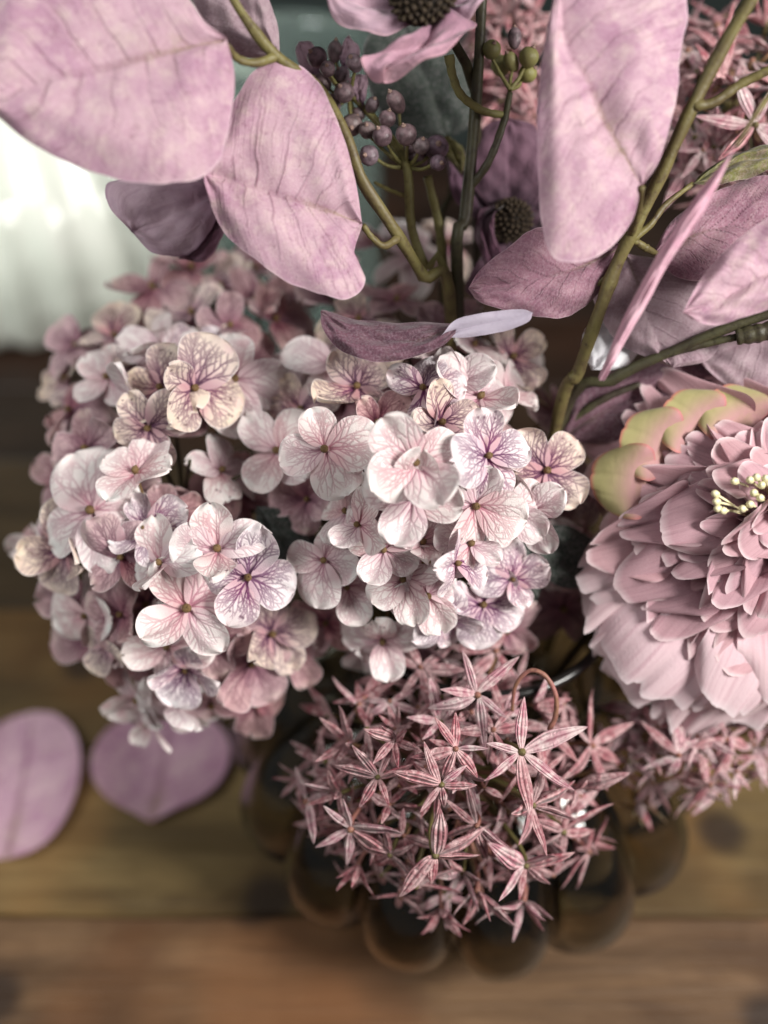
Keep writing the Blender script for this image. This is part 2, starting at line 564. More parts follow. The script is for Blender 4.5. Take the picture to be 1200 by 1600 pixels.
def box_mesh(name, x0, x1, y0, y1, z0, z1, bev, mat):
    """plank with eased long edges; 8-sided section extruded in x, slightly wavy top edges"""
    sec = [(y0 + bev, z0), (y1 - bev, z0), (y1, z0 + bev), (y1, z1 - bev), (y1 - bev, z1), (y0 + bev, z1), (y0, z1 - bev), (y0, z0 + bev)]
    n = 24
    vs, fs = [], []
    for i in range(n):
        x = x0 + (x1 - x0) * i / (n - 1)
        for k, (y, z) in enumerate(sec):
            dy = 0.0009 * math.sin(x * 31 + y0 * 50 + (1 if y > (y0 + y1) / 2 else 0))
            vs.append((x, y + dy, z))
    for i in range(n - 1):
        for k in range(8):
            a = i * 8 + k
            b = i * 8 + (k + 1) % 8
            fs.append((a, b, b + 8, a + 8))
    fs.append(tuple(range(7, -1, -1)))
    fs.append(tuple((n - 1) * 8 + k for k in range(8)))
    return make_mesh(name, vs, fs, mat, smooth=False)


table = thing('wooden_table', 'old brown plank table top carrying the vase and fallen petals', 'table', Vector((0, 0.5, 0)))
edges = [-0.22, -0.10, 0.02, 0.139, 0.259, 0.379, 0.51, 0.69, 0.80, 0.93, 1.06, 1.20, 1.34]
tints = [(112, 86, 64), (120, 92, 66), (116, 90, 66), (122, 94, 68), (132, 110, 72), (102, 82, 52), (76, 60, 40), (54, 39, 28), (50, 36, 28), (58, 44, 36), (60, 46, 38), (58, 44, 36)]  # plank tones; far ones darkened to put in the pot's shadow
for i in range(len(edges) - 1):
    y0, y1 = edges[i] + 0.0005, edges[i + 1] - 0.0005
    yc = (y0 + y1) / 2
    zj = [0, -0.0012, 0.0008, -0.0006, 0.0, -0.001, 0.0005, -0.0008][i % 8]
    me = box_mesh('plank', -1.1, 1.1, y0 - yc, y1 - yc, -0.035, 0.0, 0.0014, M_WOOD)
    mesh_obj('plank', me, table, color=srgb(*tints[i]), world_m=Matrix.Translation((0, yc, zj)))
under = box_mesh('underframe', -1.05, 1.05, -0.2, 1.3, -0.08, -0.037, 0.004, M_WOOD)
mesh_obj('underframe', under, table, color=srgb(70, 52, 40))

M_WALL = plain_mat('slate_paint', srgb(72, 80, 78), srgb(60, 68, 67), 6.0, 0.9, 0.1)
me = make_mesh('wall', [(-4, 2.3, -0.9), (4, 2.3, -0.9), (4, 2.3, 2.6), (-4, 2.3, 2.6), (-4, 2.4, -0.9), (4, 2.4, -0.9), (4, 2.4, 2.6), (-4, 2.4, 2.6)],
               [(0, 1, 2, 3), (7, 6, 5, 4), (0, 4, 5, 1), (3, 2, 6, 7), (0, 3, 7, 4), (1, 5, 6, 2)], M_WALL, smooth=False)
wl = mesh_obj('wall', me)
wl["kind"] = 'structure'
wl["label"] = 'dark slate painted wall behind everything'
M_FLOOR = plain_mat('dark_floor', srgb(70, 62, 54), srgb(58, 50, 44), 5.0, 0.7, 0.2)
me = make_mesh('floor', [(-4, -2, -0.9), (4, -2, -0.9), (4, 2.3, -0.9), (-4, 2.3, -0.9)], [(0, 1, 2, 3)], M_FLOOR, smooth=False)
fl = mesh_obj('floor', me)
fl["kind"] = 'structure'


def lathe(name, prof, n, mat, rmod=None, closed_prof=False, smooth=True):
    vs = []
    for (r, z) in prof:
        for k in range(n):
            a = 2 * math.pi * k / n
            rr = r + (rmod(a, z, r) if rmod else 0)
            vs.append((rr * math.cos(a), rr * math.sin(a), z))
    fs = grid_faces(len(prof), n, closed=True)
    if closed_prof:
        o = (len(prof) - 1) * n
        for k in range(n):
            a, b = o + k, o + (k + 1) % n
            fs.append((a, b, (k + 1) % n, k))
    else:
        vs.append((0, 0, prof[0][1]))
        for k in range(n):
            fs.append(((k + 1) % n, k, len(vs) - 1))
    return make_mesh(name, vs, fs, mat, smooth)


def glass_mat(name, col, rough=0.06, trans=0.75):
    m = NT(name)
    p = m.n('ShaderNodeBsdfPrincipled')
    obj = m.coord('Object')
    n = m.noise(18.0, 3, 0.5, obj)
    m.put(p.inputs['Base Color'], m.mix(m.ramp(n, 0.35, 0.7), col, tuple(c * 0.8 for c in col[:3]) + (1,)))
    p.inputs['Roughness'].default_value = rough
    p.inputs['Transmission Weight'].default_value = trans
    p.inputs['IOR'].default_value = 1.45
    m.t.links.new(p.outputs[0], m.out.inputs[0])
    return m.mat


M_VASE = glass_mat('smoked_glass', srgb(232, 226, 212), 0.0, 1.0)
_va = M_VASE.node_tree.nodes.new('ShaderNodeVolumeAbsorption')
_va.inputs['Color'].default_value = (0.41, 0.43, 0.415, 1)
_va.inputs['Density'].default_value = 165.0
M_VASE.node_tree.links.new(_va.outputs[0], [q for q in M_VASE.node_tree.nodes if q.type == 'OUTPUT_MATERIAL'][0].inputs['Volume'])
VX, VY = 0.052, 0.345
NL = 15


def lobe(a, z, r):
    env = max(0.0, math.sin(math.pi * min(1, max(0, (z - 0.001) / 0.145)))) ** 0.6
    t = abs(((a * NL / (2 * math.pi)) % 1.0) * 2 - 1)
    return 0.026 * env * (math.sqrt(max(0, 1 - t * t)) - 0.6)


outer = [(0.085, 0.0)]
for i in range(1, 34):
    t = i / 33
    z = 0.148 * (1 - math.cos(math.pi * t)) / 2
    r = 0.087 + 0.058 * math.sin(math.pi * (z / 0.148)) ** 0.75 - 0.012 * (z / 0.148)
    outer.append((r, z))
for z, r in ((0.152, 0.0712), (0.160, 0.0695), (0.18, 0.069), (0.20, 0.0695), (0.212, 0.071), (0.216, 0.0715)):
    outer.append((r, z))
inner = [(r - 0.0035, z if z > 0.004 else 0.006) for r, z in reversed(outer)]
inner[-1] = (0.002, 0.006)
prof = [(0.002, 0.0)] + outer + inner
vase = thing('bubble_vase', 'smoked grey glass vase with a ring of rounded bubble lobes', 'vase', Vector((VX, VY, 0.001)))
me = lathe('vase_body', prof, NL * 16, M_VASE, lobe, closed_prof=True)
mesh_obj('vase_body', me, vase, world_m=Matrix.Translation((VX, VY, 0.001)))
M_RIM = plain_mat('black_rim', srgb(20, 20, 20), srgb(30, 28, 26), 40.0, 0.25, 0.5)
rp = [(0.0705 + 0.0028 * math.cos(a), 0.2185 + 0.0024 * math.sin(a)) for a in [2 * math.pi * k / 12 for k in range(12)]]
me = lathe('rim', rp, 96, M_RIM, closed_prof=True)
mesh_obj('rim', me, vase, world_m=Matrix.Translation((VX, VY, 0.001)))

# pale fluted planter at the back
M_POT = NT('pale_glaze')
_obj = M_POT.coord('Object')
_n = M_POT.noise(9.0, 4, 0.6, _obj)
_c = M_POT.mix(M_POT.ramp(_n, 0.35, 0.7), srgb(238, 238, 228), srgb(222, 226, 214))
M_POT = M_POT.cloth(_c, 0.07, 0.6, 0.0, M_POT.bump(M_POT.noise(24.0, 2, 0.5, _obj), 0.5, 0.01), 0.0)
PX, PY = -0.42, 1.14
pp = [(0.002, 0), (0.27, 0.0), (0.285, 0.008)]
for i in range(0, 30):
    a = math.radians(-18 + 100 * i / 29)
    pp.append((0.05 + 0.25 * math.cos(a), 0.075 + 0.19 * math.sin(a)))
pp += [(0.078, 0.275), (0.066, 0.274), (0.064, 0.26), (0.20, 0.20), (0.27, 0.08), (0.25, 0.02), (0.002, 0.02)]
pot = thing('ceramic_planter', 'large pale glossy ribbed pot at the back of the table', 'pot', Vector((PX, PY, 0.001)))
me = lathe('pot_body', pp, 240, M_POT, lambda a, z, r: 0.005 * math.cos(a * 36) * min(1, max(0, (r - 0.07) / 0.15)), closed_prof=True)
mesh_obj('pot_body', me, pot, world_m=Matrix.Translation((PX, PY, 0.001)))

# clear jar whose round mouth shows at the top of the picture
M_JAR = glass_mat('jar_glass', srgb(196, 214, 208), 0.03, 0.85)
jp = [(0.002, 0), (0.075, 0), (0.082, 0.01), (0.083, 0.15), (0.081, 0.28), (0.078, 0.30), (0.082, 0.31), (0.079, 0.313), (0.074, 0.30), (0.076, 0.28), (0.079, 0.15), (0.078, 0.014), (0.002, 0.012)]
JB = Vector((-0.085, 0.865, 0.001))
jar = thing('glass_jar', 'clear greenish glass jar with a round mouth behind the berries', 'jar', JB)
mesh_obj('jar_body', lathe('jar_body', jp, 72, M_JAR, closed_prof=True), jar, world_m=Matrix.Translation(JB))


# ------------------------------------------------------------------ petals: meshes
def seg_mask(x, y, segs):
    """largest smooth stroke value over line segments (x0,y0,x1,y1,w0,w1)"""
    out = np.zeros_like(x)
    for x0, y0, x1, y1, w0, w1 in segs:
        dx, dy = x1 - x0, y1 - y0
        L2 = dx * dx + dy * dy + 1e-12
        t = np.clip(((x - x0) * dx + (y - y0) * dy) / L2, 0, 1)
        d = np.hypot(x - (x0 + t * dx), y - (y0 + t * dy))
        w = w0 + (w1 - w0) * t
        we = np.maximum(w, 0.0125)
        out = np.maximum(out, np.clip(1.5 - d / we, 0, 1) * np.clip(0.3 + 0.7 * w / 0.0125, 0, 1))
    return out


def branch(rng, segs, x, y, ang, w, length, depth, reach):
    step = 0.075
    n = int(length / step)
    for i in range(n):
        ang += rng.uniform(-0.16, 0.16)
        x1, y1 = x + math.sin(ang) * step, y + math.cos(ang) * step
        if y1 > reach:
            return
        w1 = w * 0.885
        segs.append((x, y, x1, y1, w, w1))
        x, y, w = x1, y1, w1
        if depth > 0 and i > 0 and rng.random() < 0.6:
            side = 1 if (i + depth) % 2 else -1
            branch(rng, segs, x, y, ang + side * rng.uniform(0.4, 0.75), w * 0.8, length * rng.uniform(0.35, 0.6), depth - 1, reach)


def hydrangea_petal(name, mat, seed, wide=0.95, cup=0.12, bend=-0.15, tipnotch=0.0, wave=0.03, reach=0.86, vw=0.02):
    rng = random.Random(seed)
    nv, nu = 66, 60
    v = np.linspace(0, 1, nv)[:, None] * np.ones((1, nu))
    u = np.linspace(-1, 1, nu)[None, :] * np.ones((nv, 1))
    vv = v ** 0.9
    wv = wide * 0.5 * np.sqrt(np.clip(1 - ((vv - 0.60) / np.where(vv < 0.60, 0.64, 0.405)) ** 2, 0, 1)) ** np.where(vv < 0.6, 1.35, 1.0)
    wv = np.maximum(wv, 0.03 * (1 - v))
    asym = rng.uniform(-0.08, 0.08)
    x = u * wv + asym * np.sin(np.pi * v) * 0.5
    y = vv - tipnotch * np.exp(-(u / 0.3) ** 2) * v ** 6
    ph = rng.uniform(0, 6)
    x = x + 0.012 * np.sin(9 * v + ph) * u
    z = cup * (np.abs(x) / 0.5) ** 2 * v + bend * v ** 2 + wave * np.sin(5 * u + ph) * v ** 2 + 0.03 * np.sin(7 * v + 2 * ph) * u * v
    z = z - 0.05 * np.exp(-(u / 0.18) ** 2) * (1 - v) + rng.uniform(-0.06, 0.06) * u * v
    segs = []
    for k, a in enumerate((-0.62, -0.30, 0.0, 0.30, 0.62)):
        branch(rng, segs, a * 0.04, 0.03, a + rng.uniform(-0.05, 0.05), vw * (1.0 if k in (1, 2, 3) else 0.8), 0.9, 2, reach)
    ve = seg_mask(x, y, segs) * np.clip((reach + 0.1 - v) / 0.25, 0, 1)
    sp = np.zeros_like(x)
    for _ in range(4):
        sx, sy = rng.uniform(-0.32, 0.32), rng.uniform(0.66, 0.88)
        dd = np.hypot(x - sx, y - sy)
        sp = np.maximum(sp, np.clip(1.6 - dd / rng.uniform(0.018, 0.03), 0, 1))
    rad = np.maximum(np.abs(u), v ** 2)
    edge = np.clip((np.maximum(np.abs(u) ** 3 * np.clip(v * 3, 0, 1), v ** 9) - 0.8) / 0.2, 0, 1)
    vs = np.stack([x, y, z], -1).reshape(-1, 3)
    return make_mesh(name, vs, grid_faces(nv, nu), mat, attrs={'lu': u, 'lv': v, 'vein': ve, 'spot': sp, 'edge': edge})


HP = {}
for ti, t in enumerate('wltp'):
    HP[t] = [hydrangea_petal('hydrangea_petal', M_HYD[t], 100 * ti + k, wide=(0.98, 0.86, 1.06, 0.78, 0.92)[k],
                             cup=(0.16, 0.34, -0.22, 0.42, 0.10)[k], bend=(-0.16, 0.16, -0.36, 0.06, -0.5)[k],
                             tipnotch=(0.0, 0.03, 0.0, 0.06, 0.0)[k], wave=(0.035, 0.07, 0.05, 0.08, 0.06)[k],
                             vw=0.021 if t in 'ltp' else 0.0165) for k in range(5)]


def blob(verts, faces, c, ax, r, h, n=8, m=5):
    """ellipsoid of radius r and half-height h along ax, appended to the lists"""
    ax = ax.normalized()
    x = ax.orthogonal().normalized()
    y = ax.cross(x)
    o = len(verts)
    for i in range(m + 1):
        ph = math.pi * i / m
        for k in range(n):
            a = 2 * math.pi * k / n
            verts.append(c + (x * math.cos(a) + y * math.sin(a)) * (r * max(math.sin(ph), 0.02)) - ax * (h * math.cos(ph)))
    for i in range(m):
        for k in range(n):
            a, b = o + i * n + k, o + i * n + (k + 1) % n
            faces.append((a, b, b + n, a + n))


def floret_core(name, mat):
    """bud on a short pedicel; z is the axis, unit = petal length"""
    vs, fs = [], []
    blob(vs, fs, Vector((0, 0, 0.07)), Vector((0.15, 0.1, 1)), 0.085, 0.095, 10, 6)
    blob(vs, fs, Vector((0.03, 0.02, 0.155)), Vector((0, 0, 1)), 0.03, 0.03, 6, 4)
    v, f = tube_data([Vector((0, 0, 0.0)), Vector((0.02, 0.03, -0.4)), Vector((0.1, -0.02, -1.1))], [0.05, 0.035, 0.04], 7, 7, len(vs))
    return make_mesh(name, vs + v, fs + f, mat)


CORE = floret_core('floret_core', M_BUD)


def floret(parent, px, py, size, tx, ty, roll, typ, d, n=4, opening=None, rng=random, tint=None):
    c = P(px, py, d)
    L = S(size, d)
    nrm = camdir(tx, ty, 1.0)
    xr = RIGHT - nrm * RIGHT.dot(nrm)
    xr.normalize()
    yr = nrm.cross(xr)
    wm = frame(c, yr, nrm, L, L, L)
    fo = mesh_obj('floret', CORE, parent, world_m=wm)
    for i in range(n):
        a = math.radians(roll) + 2 * math.pi * i / n + rng.uniform(-0.2, 0.2)
        e = math.radians(opening + rng.uniform(-18, 4) if opening is not None else rng.uniform(50, 104))
        radial = xr * math.cos(a) + yr * math.sin(a)
        ydir = radial * math.sin(e) + nrm * math.cos(e)
        zdir = nrm * math.sin(e) - radial * math.cos(e)
        tw = rng.uniform(-0.38, 0.38)
        side = ydir.cross(zdir)
        zdir = zdir * math.cos(tw) + side * math.sin(tw)
        l = L * rng.uniform(0.8, 1.15)
        wd = l * rng.uniform(0.92, 1.18)
        base = c + radial * (0.05 * L) + nrm * (0.012 * L * ((i % 2) * 2 - 1))
        mesh_obj('petal', rng.choice(HP[typ]), fo, world_m=frame(base, ydir, zdir, wd, l, l * rng.uniform(0.7, 1.3)), color=tint)
    return fo


# ------------------------------------------------------------------ hydrangeas
VASE_IN = Vector((VX, VY, 0.10))


def in_vase(dx, dy, z=0.10):
    return Vector((VX + dx, VY + dy, z))


def head_depth(px, py, cx, cy, rx, ry, d0, k):
    q = ((px - cx) / rx) ** 2 + ((py - cy) / ry) ** 2
    return d0 + k * min(q, 2.2)


GAPS = [(312, 705, 42), (445, 805, 45), (478, 965, 60), (822, 890, 42), (270, 770, 25), (585, 960, 22), (400, 690, 22)]


def hydrangea(label, spec, manual, nfill, seed, size, group, scale=1.0):
    cx, cy, rx, ry, d0, k = spec
    rng = random.Random(seed)
    hub = P(cx, cy, d0 + 0.075)
    t = thing('hydrangea', label, 'flower', in_vase(-0.02, -0.02), group)
    tubes('stem', [([in_vase(-0.02, -0.02), (hub + in_vase(0, 0, 0.2)) / 2 + Vector((0, 0, 0.03)), hub], [0.003, 0.0032, 0.003])], M_STEM_DARK, t)
    lines = []
    for i in range(16):
        a = i * 2.4
        q = math.sqrt((i + 0.5) / 16)
        e = P(cx + rx * 0.8 * q * math.cos(a), cy + ry * 0.8 * q * math.sin(a), head_depth(cx + rx * q * math.cos(a), cy + ry * q * math.sin(a), cx, cy, rx, ry, d0, k) + 0.012)
        lines.append(([hub, hub.lerp(e, 0.5) + Vector((0, 0, 0.004)), e], [0.0014, 0.0011, 0.0009]))
    tubes('flower_stalks', lines, M_STEM_DARK, t, sides=6)
    for m in manual:
        px, py, sz, tx, ty, roll, typ = m[:7]
        sz = sz * scale * 0.97
        dd = m[7] if len(m) > 7 else 0.0
        op = m[8] if len(m) > 8 else None
        floret(t, px, py, sz * rng.uniform(0.94, 1.1), tx + rng.uniform(-0.15, 0.15), ty, roll, typ, head_depth(px, py, cx, cy, rx, ry, d0, k) + dd + rng.uniform(-0.006, 0.006), rng=rng, opening=op)
    for i in range(nfill):
        q = math.sqrt((i + 0.5) / nfill) * 1.0
        a = i * 2.39996 + 0.3
        px, py = cx + rx * q * math.cos(a) + rng.uniform(-22, 22), cy + ry * q * math.sin(a) + rng.uniform(-22, 22)
        if any(math.hypot(px - gx, py - gy) < gr + 30 for gx, gy, gr in GAPS):
            continue
        d = head_depth(px, py, cx, cy, rx, ry, d0, k) + 0.028 + rng.uniform(0, 0.022)
        floret(t, px, py, size * rng.uniform(0.8, 1.0), 1.3 * q * math.cos(a) + rng.uniform(-0.3, 0.3), -1.3 * q * math.sin(a) + rng.uniform(-0.3, 0.3),
               rng.uniform(0, 90), rng.choice('wtpppp'), d, rng=rng)  # mostly darker petals: shade of the gaps put into their colour
    return t


left_manual = [
    (367, 592, 84, 0.1, 0.0, 92, 'w', -0.012, 92), (304, 606, 74, 0.35, -0.1, 60, 't', -0.010), (252, 606, 70, -0.3, 0.3, 150, 't', 0.0),
    (252, 545, 72, -0.3, 0.9, 80, 'w', 0.006), (212, 640, 74, -0.9, 0.1, 170, 'w', 0.004), (232, 668, 60, -0.4, -0.4, 210, 't', 0.0),
    (144, 798, 88, -0.35, 0.25, 110, 'w', 0.0, 90), (100, 864, 76, -0.5, -0.3, 170, 't', 0.004), (212, 738, 78, 0.1, 1.3, 250, 'w', 0.0),
    (228, 826, 70, -0.4, 0.2, 200, 'l', 0.006), (292, 950, 86, 0.1, 0.05, 128, 'w', -0.012, 90), (387, 902, 78, 0.15, 0.0, 75, 'l', -0.014, 88),
    (340, 858, 80, -0.15, 0.35, 100, 'w', -0.004), (262, 1010, 74, -0.3, -0.3, 190, 'w', 0.002), (290, 1046, 62, -0.1, -0.6, 262, 'l', -0.006),
    (392, 1037, 70, 0.3, -0.25, 35, 'p', 0.004), (400, 1098, 66, 0.4, -0.7, 250, 'p', 0.0), (424, 990, 72, 0.5, -0.1, 20, 't', 0.008),
    (270, 1106, 68, -0.1, -1.0, 210, 'w', 0.0), (215, 1092, 60, -0.7, -1.0, 230, 'w', 0.004), (167, 1006, 62, -1.0, -0.5, 180, 't', 0.012),
    (136, 962, 66, -0.9, -0.2, 200, 'w', 0.012), (190, 960, 66, -0.5, 0.0, 150, 'p', 0.012), (250, 880, 64, -0.4, 0.4, 95, 'w', 0.006),
    (330, 1100, 66, 0.1, -0.9, 270, 'w', 0.0), (120, 540, 60, -0.8, 0.6, 140, 'p', 0.02), (180, 525, 60, -0.4, 0.8, 100, 't', 0.022),
    (110, 640, 60, -1.0, 0.2, 170, 'p', 0.02), (135, 700, 64, -0.9, 0.1, 190, 'p', 0.015), (105, 590, 56, -1.0, 0.3, 180, 't', 0.026),
    (345, 735, 60, 0.9, 0.6, 100, 'w', 0.03), (265, 800, 58, 0.1, 0.9, 30, 'p', 0.024),
    (440, 618, 62, 0.2, 0.4, 80, 'w', 0.006), (476, 566, 62, 0.0, 0.6, 110, 'w', 0.01), (60, 850, 56, -1.1, 0.0, 180, 'w', 0.02),
    (230, 1130, 52, -0.6, -1.2, 250, 'w', 0.004), (310, 555, 60, 0.1, 0.6, 60, 'l', 0.004), (455, 1010, 70, 0.8, -0.2, 0, 'p', 0.014),
    (168, 590, 64, -0.5, 0.5, 130, 'w', 0.008), (190, 870, 66, -0.3, -0.1, 45, 'p', 0.012), (330, 1000, 60, 0.3, 0.0, 15, 'p', 0.008),
    # back of the head, its shade put in by mostly darker petals
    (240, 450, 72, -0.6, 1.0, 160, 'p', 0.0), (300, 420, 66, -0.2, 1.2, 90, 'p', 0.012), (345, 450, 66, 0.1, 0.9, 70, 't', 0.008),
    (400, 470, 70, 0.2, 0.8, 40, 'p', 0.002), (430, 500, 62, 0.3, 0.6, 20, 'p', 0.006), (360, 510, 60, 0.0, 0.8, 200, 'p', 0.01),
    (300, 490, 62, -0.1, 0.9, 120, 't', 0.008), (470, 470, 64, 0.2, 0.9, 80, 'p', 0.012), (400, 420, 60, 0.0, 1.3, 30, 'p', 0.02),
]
right_manual = [
    (433, 704, 84, -0.25, 0.1, 55, 'w', -0.006, 90), (508, 702, 88, -0.1, 0.1, 105, 'w', -0.010, 90), (650, 723, 90, 0.05, 0.15, 122, 'w', -0.010, 84),
    (646, 776, 84, -0.05, -0.15, 168, 'w', -0.008, 88), (762, 712, 76, 0.55, 0.05, 100, 'l', -0.012), (742, 790, 80, 0.2, -0.25, 250, 'w', -0.008),
    (854, 735, 86, 0.1, 0.05, 128, 't', -0.004, 90), (830, 800, 74, -0.7, -0.3, 215, 'w', -0.004), (750, 620, 80, 0.2, 0.5, 60, 'w', -0.006),
    (712, 600, 74, -0.4, 0.3, 100, 'w', -0.004), (662, 606, 74, -0.3, 0.25, 170, 'l', 0.0), (558, 604, 80, 0.0, 0.3, 130, 't', 0.006),
    (520, 570, 72, -0.2, 0.6, 70, 'w', 0.01), (690, 660, 70, 0.2, 0.1, 10, 't', 0.006), (800, 558, 70, 0.6, 0.3, 300, 't', 0.01),
    (790, 610, 66, 0.8, 0.2, 330, 'w', 0.008), (506, 876, 74, -0.1, 0.2, 165, 'w', -0.006, 90), (542, 917, 70, 0.1, -0.1, 20, 'w', -0.006, 90),
    (630, 905, 78, -0.15, 0.0, 120, 'w', -0.010), (667, 930, 72, 0.35, -0.25, 290, 'w', -0.012), (754, 945, 78, 0.3, 0.1, 78, 'l', -0.002, 90),
    (712, 880, 72, 1.3, 0.0, 95, 'l', -0.012), (510, 972, 64, -0.5, -0.6, 245, 'p', 0.008), (598, 1000, 74, -0.2, -1.0, 200, 'w', -0.004),
    (570, 1016, 64, -0.6, -0.9, 170, 'w', 0.002), (660, 848, 70, 0.3, 0.5, 80, 'w', -0.002), (560, 820, 70, -0.7, 0.2, 140, 'w', -0.004),
    (540, 800, 60, -0.3, 0.7, 60, 'w', 0.004), (600, 860, 66, -0.3, 0.2, 150, 'w', 0.0), (879, 950, 76, 0.3, -0.4, 240, 'p', 0.016),
    (905, 870, 70, 0.5, 0.0, 30, 'p', 0.016), (930, 770, 68, 0.6, 0.1, 350, 't', 0.012), (870, 870, 64, 0.2, -0.2, 100, 'w', 0.016),
    (800, 800, 62, 0.0, -0.1, 45, 'w', 0.006), (590, 660, 64, 0.0, 0.2, 40, 'p', 0.012), (700, 970, 62, 0.2, -0.8, 270, 'l', -0.002),
    (790, 985, 62, 0.4, -0.6, 300, 'p', 0.006), (800, 905, 66, 0.4, 0.1, 20, 'l', 0.004), (480, 780, 60, -0.3, 0.0, 80, 'p', 0.018),
    (735, 850, 66, 0.3, 0.3, 60, 'w', -0.004), (640, 1010, 62, 0.1, -1.0, 250, 'p', 0.006), (470, 640, 66, -0.2, 0.4, 120, 't', 0.004),
    # back of the head, its shade put in by mostly darker petals
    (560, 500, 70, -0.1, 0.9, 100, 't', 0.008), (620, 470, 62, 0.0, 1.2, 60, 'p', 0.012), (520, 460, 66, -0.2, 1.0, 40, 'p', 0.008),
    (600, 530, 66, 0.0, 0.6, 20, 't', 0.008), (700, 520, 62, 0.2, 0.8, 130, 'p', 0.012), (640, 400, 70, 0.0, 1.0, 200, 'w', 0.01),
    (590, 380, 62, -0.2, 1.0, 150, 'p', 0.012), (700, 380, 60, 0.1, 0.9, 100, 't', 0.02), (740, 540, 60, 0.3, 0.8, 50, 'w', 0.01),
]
HG = 'hydrangea heads in the vase'
hy_left = hydrangea('faded pink hydrangea head hanging over the wooden table and the fallen petals',
          (290, 810, 240, 285, 0.440, 0.055), left_manual, 30, 11, 80, HG)
hy_right = hydrangea('pale pink hydrangea head between the other hydrangea and the ruffled peony',
          (665, 755, 250, 250, 0.425, 0.055), right_manual, 26, 12, 74, HG, 0.92)


# ------------------------------------------------------------------ star-shaped allium florets
def star_petal(name, mat, seed, wide=0.30, curve=-0.08):
    rng = random.Random(seed)
    nv, nr = 26, 20
    vs, rib, lv = [], [], []
    for i in range(nv):
        v = i / (nv - 1)
        w = wide * 0.5 * (math.sin(math.pi * min(1, v ** 0.85)) ** 0.8 * (1 - 0.12 * v) + 0.10 * (1 - v))
        h = w * 0.40
        for k in range(nr):
            a = 2 * math.pi * k / nr
            q = math.cos(a)
            x = w * q * (1 + 0.05 * math.sin(11 * v + seed))
            z = h * math.sin(a)
            if math.sin(a) > 0:
                z -= 0.55 * h * math.exp(-(q / 0.16) ** 2)
            else:
                z += 0.4 * h * math.exp(-(q / 0.2) ** 2)
            z += curve * v * v + 0.012 * math.sin(8 * v + seed)
            vs.append((x + 0.02 * math.sin(3 * v + seed), v, z))
            ab = abs(q)
            wob = 0.05 * math.sin(17 * v + seed * 2)
            s = max(math.exp(-((q + wob * 0.5) / 0.12) ** 2), 0.25 * math.exp(-((ab - 0.52 + wob) / 0.13) ** 2), 0.8 if ab > 0.93 else 0)
            rib.append(s * min(1, 6 * v) * min(1, 5 * (1 - v) + 0.3))
            lv.append(v)
    return make_mesh(name, vs, grid_faces(nv, nr, True), mat, attrs={'rib': rib, 'lv': lv})


SP = {k: [star_petal('star_petal', m, s + o, w, c) for s, w, c in ((1, 0.26, -0.10), (2, 0.22, 0.12), (3, 0.29, -0.26), (4, 0.21, 0.22))]
      for o, (k, m) in enumerate((('r', M_STAR), ('p', M_STAR_PALE), ('g', M_STAR_GREEN)))}


def star_floret(parent, px, py, size, tx, ty, roll, typ, d, hub, rng, n=6, opening=None, bow=0.0, sides=6):
    c = P(px, py, d)
    L = S(size, d)
    nrm = camdir(tx, ty, 1.0)
    xr = (RIGHT - nrm * RIGHT.dot(nrm)).normalized()
    yr = nrm.cross(xr)
    vs, fs = [], []
    blob(vs, fs, Vector((0, 0, 0)), nrm, L * 0.075, L * 0.09, 8, 5)
    back = hub - c
    midp = back * 0.5 - nrm * (back.length * 0.18) + Vector((rng.uniform(-1, 1), rng.uniform(-1, 1), rng.uniform(0, 1))) * (back.length * 0.08)
    v, f = tube_data([Vector((0, 0, 0)), -nrm * (L * 0.5), midp, back], [L * 0.065, L * 0.05, L * 0.05, L * 0.05], 12, sides, len(vs))
    me = make_mesh('star_floret', vs + v, fs + f, M_STEM_ROSE if rng.random() < 0.6 else M_STEM)
    fo = mesh_obj('floret', me, parent, world_m=Matrix.Translation(c))
    oc = rng.choice((40, 60, 80, 90, 100, 112))
    for i in range(n):
        if opening is None and rng.random() < 0.1:
            continue
        a = math.radians(roll) + 2 * math.pi * i / n + rng.uniform(-0.3, 0.3)
        e = math.radians(opening + rng.uniform(-16, 12) if opening is not None else oc + rng.uniform(-16, 16))
        radial = xr * math.cos(a) + yr * math.sin(a)
        ydir = radial * math.sin(e) + nrm * math.cos(e)
        zdir = nrm * math.sin(e) - radial * math.cos(e)
        l = L * rng.uniform(0.68, 1.2)
        zr = rng.uniform(-0.5, 0.5)
        zdir = zdir * math.cos(zr) + ydir.cross(zdir) * math.sin(zr)
        tp = typ if rng.random() < 0.85 else rng.choice('rrp')
        mesh_obj('petal', rng.choice(SP[tp]), fo, world_m=frame(c + radial * (0.03 * L), ydir, zdir, l * rng.uniform(0.85, 1.15), l, l))
    return fo


